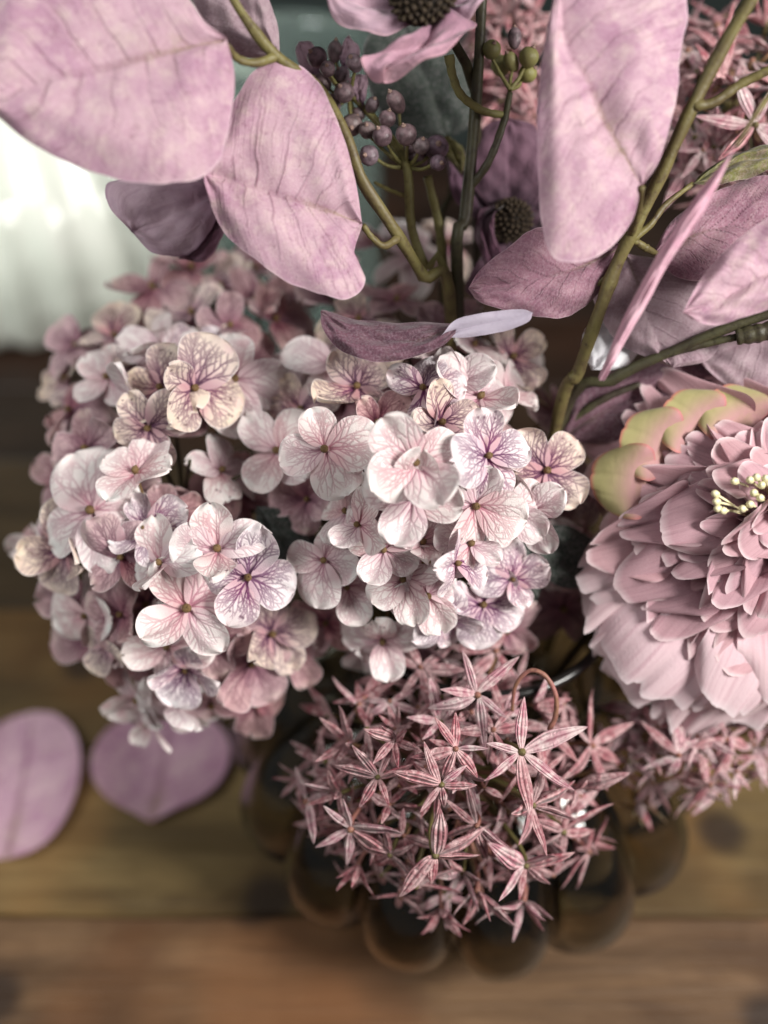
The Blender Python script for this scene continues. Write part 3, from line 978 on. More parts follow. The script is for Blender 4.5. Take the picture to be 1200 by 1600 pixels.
def allium(label, spec, manual, nfill, seed, size, group, stem_base, types='rrrrp', spread=1.2, dd=(0.006, 0.03)):
    cx, cy, rx, ry, d0, k = spec
    rng = random.Random(seed)
    hub = P(cx, cy - ry * 0.1, d0 + 0.062)
    t = thing('allium', label, 'flower', stem_base, group)
    tubes('stem', [([stem_base, (stem_base + hub) / 2 + Vector((0, 0, 0.02)), hub], [0.0028, 0.0028, 0.0026])], M_STEM, t)
    for m in manual:
        px, py, sz, tx, ty, roll, typ, off = m[:8]
        star_floret(t, px, py, sz * rng.uniform(1.0, 1.22), tx + rng.uniform(-0.3, 0.3), ty, roll, typ, head_depth(px, py, cx, cy, rx, ry, d0, k) + off, hub, rng, n=m[8] if len(m) > 8 else 6, opening=m[9] if len(m) > 9 else None)
    for i in range(nfill):
        q = math.sqrt((i + 0.5) / nfill)
        a = i * 2.39996 + seed
        px, py = cx + rx * q * math.cos(a), cy + ry * q * math.sin(a)
        d = head_depth(px, py, cx, cy, rx, ry, d0, k) + rng.uniform(*dd)
        star_floret(t, px, py, size * rng.uniform(0.8, 1.1), spread * q * math.cos(a) + rng.uniform(-0.8, 0.8), -spread * q * math.sin(a) + rng.uniform(-0.8, 0.8),
                    rng.uniform(0, 60), rng.choice(types), d, hub, rng, n=rng.choice((5, 6, 6)))
    return t


front_manual = [
    (746, 1086, 74, 0.1, 0.1, 95, 'p', -0.012, 6, 88), (815, 1175, 78, 0.1, 0.0, 85, 'p', -0.016, 6, 90), (712, 1170, 62, 0.0, 0.1, 70, 'r', -0.012, 6, 90),
    (590, 1214, 62, -0.2, 0.0, 60, 'r', -0.006, 6, 90), (617, 1156, 58, -0.3, 0.3, 100, 'r', -0.004), (690, 1226, 66, 0.0, -0.1, 170, 'r', -0.010, 6, 92),
    (478, 1252, 58, -0.8, 0.1, 140, 'p', 0.0), (548, 1295, 70, -0.3, -0.6, 200, 'p', -0.006), (680, 1336, 68, 0.0, -0.7, 215, 'r', -0.010),
    (650, 1384, 64, -0.1, -1.0, 230, 'r', -0.002), (822, 1352, 62, 0.15, -0.5, 200, 'p', -0.010), (818, 1408, 62, 0.1, -1.1, 250, 'p', -0.004),
    (775, 1017, 66, 0.2, 0.4, 0, 'r', -0.008, 6, 90), (658, 1042, 64, -0.1, 0.4, 100, 'r', 0.0), (832, 1258, 66, 0.3, -0.2, 270, 'r', -0.008),
    (925, 1165, 66, 0.7, 0.1, 30, 'r', 0.0), (900, 1230, 60, 0.7, -0.1, 0, 'r', -0.002), (880, 1300, 62, 0.6, -0.4, 330, 'r', -0.002),
    (920, 1330, 58, 0.8, -0.6, 320, 'r', 0.004), (745, 1290, 60, 0.1, -0.3, 30, 'r', 0.004), (610, 1335, 60, -0.3, -0.8, 230, 'r', 0.0),
    (745, 1390, 60, 0.1, -0.9, 270, 'r', 0.0), (530, 1240, 58, -0.6, 0.0, 190, 'r', 0.004), (545, 1160, 58, -0.6, 0.4, 150, 'r', 0.006),
    (510, 1190, 56, -0.8, 0.3, 170, 'r', 0.010), (570, 1090, 58, -0.5, 0.6, 130, 'r', 0.010), (600, 1060, 58, -0.3, 0.7, 110, 'r', 0.008),
    (690, 1090, 58, -0.1, 0.4, 40, 'r', 0.004), (770, 1140, 58, 0.1, 0.3, 0, 'r', 0.002), (850, 1210, 56, 0.4, 0.1, 45, 'r', 0.006),
    (690, 1420, 56, 0.0, -1.2, 260, 'r', 0.004), (560, 1350, 50, -0.5, -1.0, 240, 'r', 0.006), (860, 1140, 54, 0.5, 0.4, 60, 'r', 0.010),
]
AG = 'alliums in the vase'
al_front = allium('rose allium head of star florets drooping over the front of the vase', (700, 1228, 236, 200, 0.440, 0.045), front_manual, 78, 3, 58, AG, in_vase(0.0, -0.05, 0.12))
side_manual = [(1000, 1255, 44, 0.2, -0.8, 230, 'g', 0.01), (1020, 1262, 46, 0.2, -0.9, 270, 'p', 0.008), (1110, 1225, 60, 0.1, -0.7, 250, 'r', 0.0), (1060, 1180, 56, 0, 0, 20, 'p', 0.0)]
allium('blurred pale allium half hidden beneath the peony', (1090, 1165, 150, 80, 0.482, 0.03), side_manual, 34, 5, 54, AG, in_vase(0.04, -0.02, 0.12), 'rpp')
up_manual = [(1180, 196, 70, -0.3, 0.0, 60, 'p', -0.01), (1072, 268, 56, -0.4, -0.2, 110, 'p', -0.008), (1075, 80, 66, -0.4, 0.5, 40, 'p', -0.006), (1098, 235, 50, 0, 0, 60, 'p', -0.004), (1120, 40, 62, -0.2, 0.9, 80, 'r', 0.0)]
allium('pale rose allium behind the thick olive stem of the leaf branch', (1165, 180, 130, 170, 0.475, 0.04), up_manual, 42, 6, 66, AG, in_vase(0.05, 0.03, 0.12), 'rrp', dd=(0.0, 0.02))
allium('shaded allium between the dark green stem and the upright pink leaf', (800, 95, 75, 130, 0.505, 0.03), [], 28, 8, 66, AG, in_vase(0.02, 0.04, 0.12), 'rrr', dd=(0.0, 0.02))


# ------------------------------------------------------------------ leaves traced along their real edges
def leaf_mesh(name, M, A, B, mat, bulge=0.004, nv=150, nu=60, seed=1, nveins=9, slope=0.30, wave=0.0012, fold=0.0, origin=None, droop=0.0, plain=False):
    m, a, b = (spline([P(*q) for q in e], nv) for e in (M, A, B))
    if origin is None:
        origin = np.array(P(*M[0]))
    u = np.linspace(-1, 1, nu)
    v = np.linspace(0, 1, nv)
    U = np.ones((nv, 1)) * u[None, :]
    V = v[:, None] * np.ones((1, nu))
    au = np.abs(U)[:, :, None]
    edge = np.where((U < 0)[:, :, None], a[:, None, :], b[:, None, :])
    pts = m[:, None, :] * (1 - au) + edge * au
    toward = -np.array(FWD)
    rng = random.Random(seed)
    p1, p2 = rng.uniform(0, 6), rng.uniform(0, 6)
    nick = 1 + np.abs(U) ** 3 * (0.012 * np.sin(13 * V + p1) + 0.009 * np.sin(29 * V + p2 + U) + 0.005 * np.sin(71 * V + 2 * U)) * np.sin(np.pi * V)
    pts = m[:, None, :] + (pts - m[:, None, :]) * nick[:, :, None]
    lift = bulge * np.sin(np.pi * np.abs(U)) * np.sin(np.pi * np.clip(V, 0.02, 0.98)) ** 0.6
    small = 0.0 if plain else 1.0
    lift = lift + small * 0.0005 * np.sin(23 * V + 9 * U + p2) + small * 0.0004 * np.sin(11 * U - 17 * V + p1) + wave * np.sin(9 * V + 3 * U + p1) * np.abs(U) + wave * 0.7 * np.sin(17 * V + p2) * np.abs(U) ** 3
    lift = lift - fold * np.exp(-(U / 0.12) ** 2)
    lift = lift - droop * np.abs(U) ** 2
    pts = pts + lift[:, :, None] * toward
    rib = np.exp(-(U / (0.024 * (1.25 - V))) ** 2)
    ve = 0 * rib
    ls = np.zeros_like(U)
    length = 1.0
    s = V - slope * np.abs(U) ** 0.85 - 0.012 * np.sin(5 * np.abs(U) + p1 + 5 * V) - 0.005 * np.sin(15 * np.abs(U) + 9 * V + p2)
    jit = sum(rng.uniform(-1, 1) * np.sin((4 + 5 * q) * V + rng.uniform(0, 6) + rng.uniform(1, 4) * np.abs(U)) for q in range(6))
    s = s + 0.006 * jit + 0.002 * np.sin(31 * np.abs(U) + 40 * V + p1)
    s = s + np.where(U < 0, 0.5 / nveins, 0.0)
    ph = (s * nveins) % 1.0
    dline = np.minimum(ph, 1 - ph) / nveins
    sec = np.clip(1.4 - dline / (0.0048 * (1.3 - np.abs(U))), 0, 1) * np.clip(1.05 - np.abs(U), 0, 1) ** 0.5
    ph2 = (s * nveins * 3.0 + 0.4) % 1.0
    d2 = np.minimum(ph2, 1 - ph2) / (nveins * 3.0)
    sec2 = 0.5 * np.clip(1.3 - d2 / 0.0034, 0, 1) * np.clip((np.abs(U) - 0.15) / 0.3, 0, 1)
    gate = 0.5 + 0.5 * np.sin(5 * V * nveins * 0.3 + 4 * U + p1)
    ve = np.clip(np.maximum(ve, np.maximum(sec * (0.55 + 0.45 * gate), sec2 * gate)), 0, 1)
    if plain:
        ve, s = ve * 0, s * 0.06
    vs = (pts - origin).reshape(-1, 3)
    return make_mesh(name, vs, grid_faces(nv, nu), mat, attrs={'lu': U, 'lv': V, 'ls': s, 'vein': ve, 'rib': rib}), Vector(origin)


def leaf(parent, M, A, B, mat, color=None, name='leaf', label=None, **kw):
    me, o = leaf_mesh(name, M, A, B, mat, **kw)
    ob = mesh_obj(name, me, parent, color=color, world_m=Matrix.Translation(o))
    if label:
        ob["label"] = label
    return ob


def D(pts, d0, d1=None):
    d1 = d0 if d1 is None else d1
    n = len(pts)
    return [(x, y, d0 + (d1 - d0) * i / (n - 1)) for i, (x, y) in enumerate(pts)]


def node_bumps(n):
    return lambda t: 1 + 0.18 * math.exp(-(((t * n) % 1.0 - 0.5) / 0.05) ** 2)


# branch arching to the upper left
LB = 'leaf branches in the vase'
br = thing('leaf_branch', 'branch with three broad pink leaves arching over the left hydrangea', 'branch', in_vase(-0.02, 0.02), LB)
main = [in_vase(-0.02, 0.02), P(705, 505, 0.47), P(660, 430, 0.45), P(610, 350, 0.43), P(565, 280, 0.42), P(540, 210, 0.415), P(500, 140, 0.412), P(432, 88, 0.405), P(395, 45, 0.40), P(362, -6, 0.395), P(335, -60, 0.39)]
tubes('stem', [(main, [0.0032, 0.0028, 0.0027, 0.0026, 0.0026, 0.0024, 0.0022, 0.0022, 0.0020, 0.0018, 0.0016]),
               ([P(622, 372, 0.433), P(600, 384, 0.428), P(582, 372, 0.424), P(567, 352, 0.42)], [0.0018, 0.0016, 0.0014, 0.0013]),
               ([P(432, 88, 0.405), P(400, 98, 0.40), P(372, 92, 0.395), P(354, 70, 0.388)], [0.002, 0.0017, 0.0015, 0.0013])], M_STEM, br, node_bumps(7))
leaf(br, D([(355, 62), (260, 83), (130, 115), (40, 135), (-45, 155)], 0.385, 0.372), D([(355, 62), (366, 130), (345, 240), (290, 289), (170, 276), (55, 228), (-15, 172), (-45, 155)], 0.387, 0.375),
     D([(355, 62), (322, 36), (292, -5), (220, -80), (100, -110), (0, -40), (-45, 155)], 0.386, 0.375), M_LEAF_PINK, seed=2, nveins=8, slope=0.2, bulge=0.006)
leaf(br, D([(566, 350), (500, 325), (420, 300), (350, 278), (320, 272)], 0.415, 0.402), D([(566, 350), (555, 280), (530, 195), (490, 122), (440, 94), (388, 118), (348, 190), (320, 272)], 0.414, 0.400),
     D([(566, 350), (553, 398), (572, 438), (552, 467), (512, 463), (430, 428), (352, 365), (323, 300), (320, 272)], 0.416, 0.402), M_LEAF_PINK, seed=3, nveins=8, slope=-0.12, bulge=0.005)
leaf(br, D([(437, 92), (400, 40), (360, -30), (330, -90)], 0.408), D([(437, 92), (370, 85), (318, 30), (295, -30), (330, -90)], 0.412, 0.415), D([(437, 92), (434, 40), (420, 0), (400, -50), (330, -90)], 0.410),
     M_LEAF_GREY, seed=4, nveins=7)

# branch on the other side
br2 = thing('leaf_branch', 'branch with a tall upright pink leaf on a thick jointed olive stem', 'branch', in_vase(0.03, 0.02), LB)
main = [in_vase(0.03, 0.02), P(868, 668, 0.48), P(905, 578, 0.455), P(935, 490, 0.44), P(960, 420, 0.432), P(985, 368, 0.425), P(1030, 280, 0.415), P(1070, 190, 0.405), P(1110, 110, 0.398), P(1152, 35, 0.39), P(1200, -40, 0.382)]
tubes('stem', [(main, [0.0032, 0.0030, 0.0029, 0.0031, 0.0029, 0.0029, 0.0028, 0.0028, 0.0027, 0.0026, 0.0024]),
               ([P(985, 368, 0.425), P(996, 335, 0.41), P(1003, 293, 0.392)], [0.002, 0.0016, 0.0013]),
               ([P(1082, 166, 0.402), P(1115, 160, 0.402), P(1160, 130, 0.40), P(1225, 98, 0.395)], [0.0024, 0.002, 0.0019, 0.0018]),
               ([P(985, 375, 0.426), P(1015, 352, 0.425), P(1040, 320, 0.426), P(1082, 287, 0.43)], [0.002, 0.0016, 0.0013, 0.001]),
               ([P(955, 430, 0.435), P(900, 462, 0.442), P(865, 492, 0.448)], [0.0018, 0.0016, 0.0014]),
               ([P(985, 372, 0.427), P(1010, 388, 0.432), P(1025, 396, 0.436)], [0.0018, 0.0016, 0.0013])], M_STEM, br2, node_bumps(8))
leaf(br2, D([(1003, 292), (960, 215), (920, 130), (885, 66), (880, -40), (930, -120)], 0.393, 0.380), D([(1003, 292), (985, 350), (940, 398), (890, 412), (860, 390), (843, 290), (839, 160), (860, 20), (885, -70), (930, -120)], 0.398, 0.382),
     D([(1003, 292), (1030, 250), (1052, 170), (1066, 80), (1076, 0), (1050, -80), (930, -120)], 0.396, 0.382), M_LEAF_PINK, seed=5, nveins=9, slope=0.15, bulge=0.005)
leaf(br2, D([(975, 385), (900, 420), (820, 440), (732, 450)], 0.435, 0.437), D([(975, 385), (930, 365), (850, 352), (790, 390), (750, 422), (732, 450)], 0.434, 0.432),
     D([(975, 385), (940, 452), (880, 497), (800, 487), (752, 474), (732, 450)], 0.440, 0.437), M_LEAF_MAUVE, seed=6, nveins=9)
leaf(br2, D([(1020, 398), (1090, 366), (1160, 350), (1260, 330)], 0.438, 0.44), D([(1020, 398), (1050, 345), (1120, 300), (1200, 274), (1260, 330)], 0.438, 0.445),
     D([(1020, 398), (1060, 434), (1120, 440), (1200, 420), (1260, 330)], 0.436), M_LEAF_MAUVE, seed=7)
leaf(br2, D([(975, 395), (1000, 450), (1020, 515), (1050, 575)], 0.448, 0.455), D([(975, 395), (938, 430), (930, 480), (975, 540), (1050, 575)], 0.450, 0.458),
     D([(975, 395), (1040, 408), (1110, 445), (1135, 510), (1110, 560), (1050, 575)], 0.450, 0.455), M_LEAF_GREY, seed=8, nveins=8)
leaf(br2, D([(1083, 287), (1130, 262), (1180, 248), (1250, 240)], 0.430), D([(1083, 287), (1100, 268), (1150, 240), (1200, 226), (1250, 240)], 0.433), D([(1083, 287), (1120, 290), (1160, 280), (1210, 262), (1250, 240)], 0.428),
     M_LEAF_GREEN, seed=9, nveins=7, label='small olive green leaf')

br3 = thing('leaf_branch', 'dark stemmed branch with plum leaves lying just above the peony', 'branch', in_vase(0.02, 0.0), LB)
tubes('stem', [([in_vase(0.02, 0.0), P(872, 668, 0.485), P(960, 592, 0.462), P(1060, 545, 0.45), P(1130, 515, 0.442), P(1240, 478, 0.432)], [0.003, 0.0028, 0.0026, 0.0024, 0.0022, 0.002]),
               ([P(1040, 553, 0.452), P(1100, 538, 0.447), P(1150, 527, 0.442)], [0.002, 0.0017, 0.0016]),
               ([P(1150, 527, 0.442), P(1175, 522, 0.44), P(1235, 510, 0.438)], [0.0036, 0.0042, 0.0044]),
               ([P(880, 665, 0.487), P(940, 625, 0.478), P(1000, 600, 0.474)], [0.0022, 0.0019, 0.0014])], M_STEM_DARK, br3, node_bumps(6))
leaf(br3, D([(870, 690), (950, 640), (1040, 605), (1125, 590)], 0.485, 0.472), D([(870, 690), (890, 625), (960, 580), (1060, 552), (1125, 590)], 0.49, 0.475), D([(870, 690), (960, 690), (1050, 650), (1125, 590)], 0.482, 0.472),
     M_LEAF_DARK, seed=10, nveins=7)
leaf(br3, D([(1290, 400), (1200, 430), (1130, 465), (1065, 490)], 0.400, 0.398), D([(1290, 400), (1270, 330), (1200, 342), (1140, 385), (1092, 440), (1065, 490)], 0.400, 0.398),
     D([(1290, 400), (1270, 460), (1200, 483), (1130, 506), (1090, 504), (1065, 490)], 0.402, 0.398), M_LEAF_PINK, seed=11, nveins=8, label='pale pink leaf with a pointed tip')
leaf(br3, D([(1240, 500), (1180, 530), (1120, 550), (1080, 556)], 0.462, 0.468), D([(1240, 500), (1190, 500), (1130, 510), (1080, 556)], 0.462, 0.466), D([(1240, 500), (1220, 600), (1180, 622), (1120, 590), (1080, 556)], 0.46, 0.466),
     M_LEAF_GREY, seed=12)
leaf(br3, D([(1250, 620), (1180, 600), (1080, 610), (1000, 640)], 0.478), D([(1250, 620), (1180, 570), (1080, 575), (1000, 640)], 0.48), D([(1250, 620), (1180, 660), (1080, 680), (1000, 640)], 0.477), M_LEAF_DARK, seed=13)

# curled leaf and edge-on strap leaf
cl = thing('curled_leaf', 'curled plum leaf with a lilac tip lying across the hydrangea', 'leaf', P(700, 505, 0.425))
tubes('petiole', [([P(705, 505, 0.472), P(712, 520, 0.45), P(700, 524, 0.427)], [0.0016, 0.0014, 0.0012])], M_STEM_LIGHT, cl)
leaf(cl, D([(712, 512), (650, 532), (590, 530), (540, 515), (501, 490)], 0.424, 0.430), D([(712, 505), (660, 503), (610, 505), (550, 497), (506, 484), (501, 490)], 0.436, 0.436), D([(712, 520), (690, 540), (640, 560), (580, 565), (530, 545), (505, 515), (501, 490)], 0.420, 0.426),
     M_LEAF_DARK, name='blade', seed=14, nveins=5, slope=0.9, bulge=0.003, color=srgb(232, 226, 230))
leaf(cl, D([(690, 524), (740, 510), (790, 499), (833, 488)], 0.424, 0.414), D([(690, 524), (715, 498), (770, 487), (815, 483), (833, 488)], 0.421, 0.416), D([(690, 528), (740, 526), (790, 517), (825, 503), (833, 488)], 0.423, 0.414),
     M_WHITE, name='leaf_tip', seed=15, nveins=1.5, slope=0.1, bulge=0.001, plain=True, wave=0.0004, color=(0.56, 0.50, 0.58, 1))
st = thing('strap_leaf', 'thin pink strap leaf seen edge on above the jointed stem', 'leaf', P(937, 592, 0.39))
leaf(st, D([(1152, 226), (1100, 305), (1040, 398), (985, 500), (937, 594)], 0.37, 0.396), D([(1152, 226), (1092, 300), (1030, 394), (975, 495), (934, 590)], 0.376, 0.40), D([(1152, 226), (1110, 312), (1052, 402), (996, 502), (942, 596)], 0.374, 0.398),
     M_STRAP, name='blade', seed=16, bulge=0.0015, nu=16, nveins=4)
tubes('petiole', [([P(1150, 228, 0.37), P(1180, 180, 0.375), P(1215, 130, 0.385)], [0.0009, 0.001, 0.0011])], M_STEM, st)

# dark green leaf sprig
gs = thing('eucalyptus_sprig', 'dark green round leaf behind the purple berries', 'leaf', in_vase(0.0, 0.05))
tubes('stem', [([in_vase(0.0, 0.05), P(690, 420, 0.52), P(705, 300, 0.51), P(700, 215, 0.50)], [0.002, 0.0018, 0.0016, 0.0012])], M_STEM_DARK, gs)
leaf(gs, D([(700, 218), (675, 150), (650, 90), (630, 30)], 0.50, 0.49), D([(700, 218), (640, 212), (590, 165), (568, 110), (575, 60), (630, 30)], 0.50, 0.49), D([(700, 218), (738, 190), (742, 130), (720, 70), (680, 40), (630, 30)], 0.50, 0.49),
     M_LEAF_DEEP, seed=17, nveins=6)
leaf(gs, D([(722, 272), (710, 245), (697, 212)], 0.478), D([(722, 272), (702, 252), (692, 225), (697, 212)], 0.478), D([(722, 272), (728, 245), (715, 222), (697, 212)], 0.478), M_LEAF_GREEN, seed=18, nveins=4, color=srgb(210, 200, 190), nv=30, nu=20)


# ------------------------------------------------------------------ anemones
def anemone_core(parent, c, ax, r, seed):
    rng = random.Random(seed)
    vs, fs = [], []
    blob(vs, fs, c, ax, r, r * 0.7, 18, 10)
    me = make_mesh('flower_center', [v - c for v in vs], fs, M_ANEM_CORE)
    core = mesh_obj('flower_center', me, parent, world_m=Matrix.Translation(c))
    vs, fs = [], []
    x = ax.orthogonal().normalized()
    y = ax.cross(x)
    for i in range(110):
        z = 1 - 1.15 * (i + 0.5) / 110
        a = i * 2.39996
        q = math.sqrt(max(0, 1 - z * z))
        p = c + (x * (q * math.cos(a)) + y * (q * math.sin(a))) * r + ax * (z * r * 0.72)
        dirv = (p - c).normalized()
        blob(vs, fs, p + dirv * (r * 0.05), dirv, r * rng.uniform(0.07, 0.12), r * rng.uniform(0.08, 0.16), 6, 4)
    me = make_mesh('stamens', [v - c for v in vs], fs, M_ANEM_GRAIN)
    o = mesh_obj('stamens', me, core, world_m=Matrix.Translation(c))
    o["kind"] = 'stuff'


NG = 'anemones in the vase'
an = thing('anemone', 'pale pink wavy anemone at the top above the purple berries', 'flower', in_vase(0.01, 0.06), NG)
tubes('stem', [([in_vase(0.01, 0.06), P(745, 300, 0.50), P(735, 120, 0.45), P(664, 6, 0.413)], [0.0026, 0.0024, 0.0022, 0.002])], M_STEM_DARK, an)
anemone_core(an, P(660, 0, 0.398), camdir(-0.1, 0.5, 1), S(46, 0.4), 1)
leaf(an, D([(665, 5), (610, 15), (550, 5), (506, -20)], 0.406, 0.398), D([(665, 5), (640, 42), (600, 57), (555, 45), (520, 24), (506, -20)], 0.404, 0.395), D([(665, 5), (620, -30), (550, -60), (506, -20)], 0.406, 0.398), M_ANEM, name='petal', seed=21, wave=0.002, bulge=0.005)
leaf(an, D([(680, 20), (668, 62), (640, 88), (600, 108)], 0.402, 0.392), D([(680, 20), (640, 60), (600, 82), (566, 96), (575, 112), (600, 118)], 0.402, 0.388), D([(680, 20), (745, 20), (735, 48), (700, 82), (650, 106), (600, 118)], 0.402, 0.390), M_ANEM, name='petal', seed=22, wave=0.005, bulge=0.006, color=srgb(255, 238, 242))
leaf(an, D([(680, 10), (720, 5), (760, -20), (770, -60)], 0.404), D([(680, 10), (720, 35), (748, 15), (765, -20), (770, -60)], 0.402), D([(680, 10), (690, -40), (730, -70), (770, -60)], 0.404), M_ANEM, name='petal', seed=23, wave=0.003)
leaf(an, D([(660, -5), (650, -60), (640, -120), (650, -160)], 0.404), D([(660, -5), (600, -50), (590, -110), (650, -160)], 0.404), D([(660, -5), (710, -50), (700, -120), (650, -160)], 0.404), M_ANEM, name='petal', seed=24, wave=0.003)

an2 = thing('anemone', 'shaded plum anemone with a dark centre between the stems', 'flower', in_vase(0.02, 0.05), NG)
cpt = P(796, 345, 0.485)
tubes('stem', [([in_vase(0.02, 0.05), P(800, 480, 0.54), P(798, 350, 0.492)], [0.0024, 0.0022, 0.002])], M_STEM_DARK, an2)
anemone_core(an2, cpt, camdir(-0.2, 0.2, 1), S(33, 0.485), 2)
leaf(an2, D([(796, 335), (795, 280), (795, 230), (795, 185)], 0.492, 0.478), D([(780, 340), (745, 300), (735, 240), (755, 200), (795, 185)], 0.492, 0.478), D([(815, 335), (850, 300), (860, 240), (840, 200), (795, 185)], 0.492, 0.478), M_ANEM_DARK, name='petal', seed=25, bulge=0.003)
leaf(an2, D([(775, 340), (740, 300), (715, 265), (698, 240)], 0.494, 0.488), D([(775, 345), (735, 335), (705, 300), (698, 240)], 0.494, 0.488), D([(775, 335), (755, 290), (730, 245), (698, 240)], 0.494, 0.488), M_ANEM_DARK, name='petal', seed=26, color=srgb(240, 236, 245))
leaf(an2, D([(775, 330), (757, 350), (762, 385), (782, 430)], 0.482, 0.475), D([(772, 320), (748, 335), (745, 375), (760, 420), (782, 440)], 0.480, 0.476), D([(790, 318), (772, 340), (778, 375), (786, 410), (782, 440)], 0.474, 0.470), M_ANEM_DARK, name='petal', seed=27, wave=0.003, color=srgb(255, 236, 246))
leaf(an2, D([(800, 360), (800, 400), (790, 440), (780, 470)], 0.492, 0.482), D([(780, 355), (755, 395), (730, 440), (735, 462), (780, 470)], 0.49, 0.48), D([(820, 355), (850, 390), (840, 440), (780, 470)], 0.49, 0.48), M_ANEM_DARK, name='petal', seed=28)
leaf(an2, D([(812, 340), (850, 330), (890, 330), (920, 350)], 0.494, 0.488), D([(812, 330), (850, 290), (900, 290), (920, 350)], 0.494, 0.488), D([(812, 355), (850, 390), (890, 390), (920, 350)], 0.494, 0.488), M_ANEM_DARK, name='petal', seed=29)

an3 = thing('anemone', 'greyed mauve anemone petals hanging under the big top leaf', 'flower', in_vase(-0.03, 0.04), NG)
cpt = P(352, 300, 0.462)
tubes('stem', [([in_vase(-0.03, 0.04), P(520, 460, 0.52), P(420, 340, 0.48), P(352, 300, 0.466)], [0.0024, 0.0022, 0.002, 0.002])], M_STEM_DARK, an3)
anemone_core(an3, P(356, 292, 0.458), camdir(0.4, 0.3, 1), S(24, 0.46), 3)
leaf(an3, D([(345, 302), (300, 322), (250, 345), (205, 362)], 0.462, 0.452), D([(345, 296), (300, 270), (230, 265), (172, 284), (171, 322), (205, 362)], 0.462, 0.448), D([(345, 310), (335, 350), (315, 380), (288, 396), (243, 398), (205, 362)], 0.462, 0.452), M_ANEM_GREY, name='petal', seed=30, wave=0.0018, bulge=0.004)
leaf(an3, D([(350, 312), (338, 350), (318, 380), (290, 405)], 0.464, 0.47), D([(345, 310), (315, 350), (285, 385), (278, 402), (290, 405)], 0.466, 0.47), D([(360, 312), (355, 350), (345, 378), (320, 408), (290, 405)], 0.462, 0.464), M_ANEM_DARK, name='petal', seed=31, color=srgb(255, 240, 244))
leaf(an3, D([(352, 300), (380, 330), (400, 360), (410, 395)], 0.47, 0.475), D([(350, 305), (360, 340), (380, 385), (410, 395)], 0.47, 0.475), D([(360, 295), (410, 320), (430, 360), (410, 395)], 0.47, 0.475), M_ANEM_GREY, name='petal', seed=32)
leaf(an3, D([(355, 295), (340, 260), (320, 220), (300, 190)], 0.466, 0.47), D([(350, 300), (300, 265), (280, 220), (300, 190)], 0.466, 0.47), D([(362, 290), (370, 250), (345, 205), (300, 190)], 0.466, 0.47), M_ANEM_GREY, name='petal', seed=33)


# ------------------------------------------------------------------ berries
def berry_mesh(name, mat, k):
    vs, fs = [], []
    n, m = 16, 12
    for i in range(m + 1):
        ph = math.pi * i / m
        r = math.sin(ph) * (1.0 - 0.10 * math.cos(ph)) * (1.0 if k == 0 else 0.85)
        z = -math.cos(ph) * (1.0 if k == 0 else 1.3)
        for j in range(n):
            a = 2 * math.pi * j / n
            rr = max(r, 0.02) * (1 + 0.02 * math.cos(5 * a))
            vs.append(Vector((rr * math.cos(a), rr * math.sin(a), z)))
    fs = grid_faces(m + 1, n, True)
    return make_mesh(name, vs, fs, mat)


def nub_mesh(name, mat, k):
    vs, fs = [], []
    zt = 1.0 if k == 0 else 1.3
    blob(vs, fs, Vector((0, 0, zt + 0.05)), Vector((0, 0, 1)), 0.26, 0.14, 10, 5)
    blob(vs, fs, Vector((0, 0, zt + 0.2)), Vector((0, 0, 1)), 0.13, 0.16, 8, 5)
    return make_mesh(name, vs, fs, mat)


BM = {(c, k): berry_mesh('berry', m, k) for c, m in (('p', M_BERRY), ('g', M_BERRY_GREEN)) for k in (0, 1)}
NM = [nub_mesh('berry_nub', M_NUB, k) for k in (0, 1)]


def berry_sprig(t, berries, hub, mat_key, rng, twig_mat):
    lines = []
    for (x, y, r, k) in berries:
        d = 0.447 + rng.uniform(-0.008, 0.012)
        c = P(x, y, d)
        ax = (camdir(rng.uniform(-0.8, 0.8), rng.uniform(-0.5, 0.9), 0.9) + (c - hub).normalized() * 0.7).normalized()
        R = S(r * 1.12, d)
        tone = rng.uniform(0.8, 1.1)
        col = (tone, tone * rng.uniform(0.9, 1.05), tone * rng.uniform(0.9, 1.08), 1)
        b = mesh_obj('berry', BM[(mat_key, k)], t, color=col, world_m=frame(c, ax.orthogonal(), ax, R, R, R))
        mesh_obj('berry_tip', NM[k], b, world_m=frame(c, ax.orthogonal(), ax, R, R, R))
        lines.append(([hub.lerp(c, 0.0), hub.lerp(c, 0.5) + Vector((0, 0, -0.002)), c - ax * R * 0.6], [0.0011, 0.0009, 0.0007]))
    tubes('twigs', lines, twig_mat, t, sides=6)


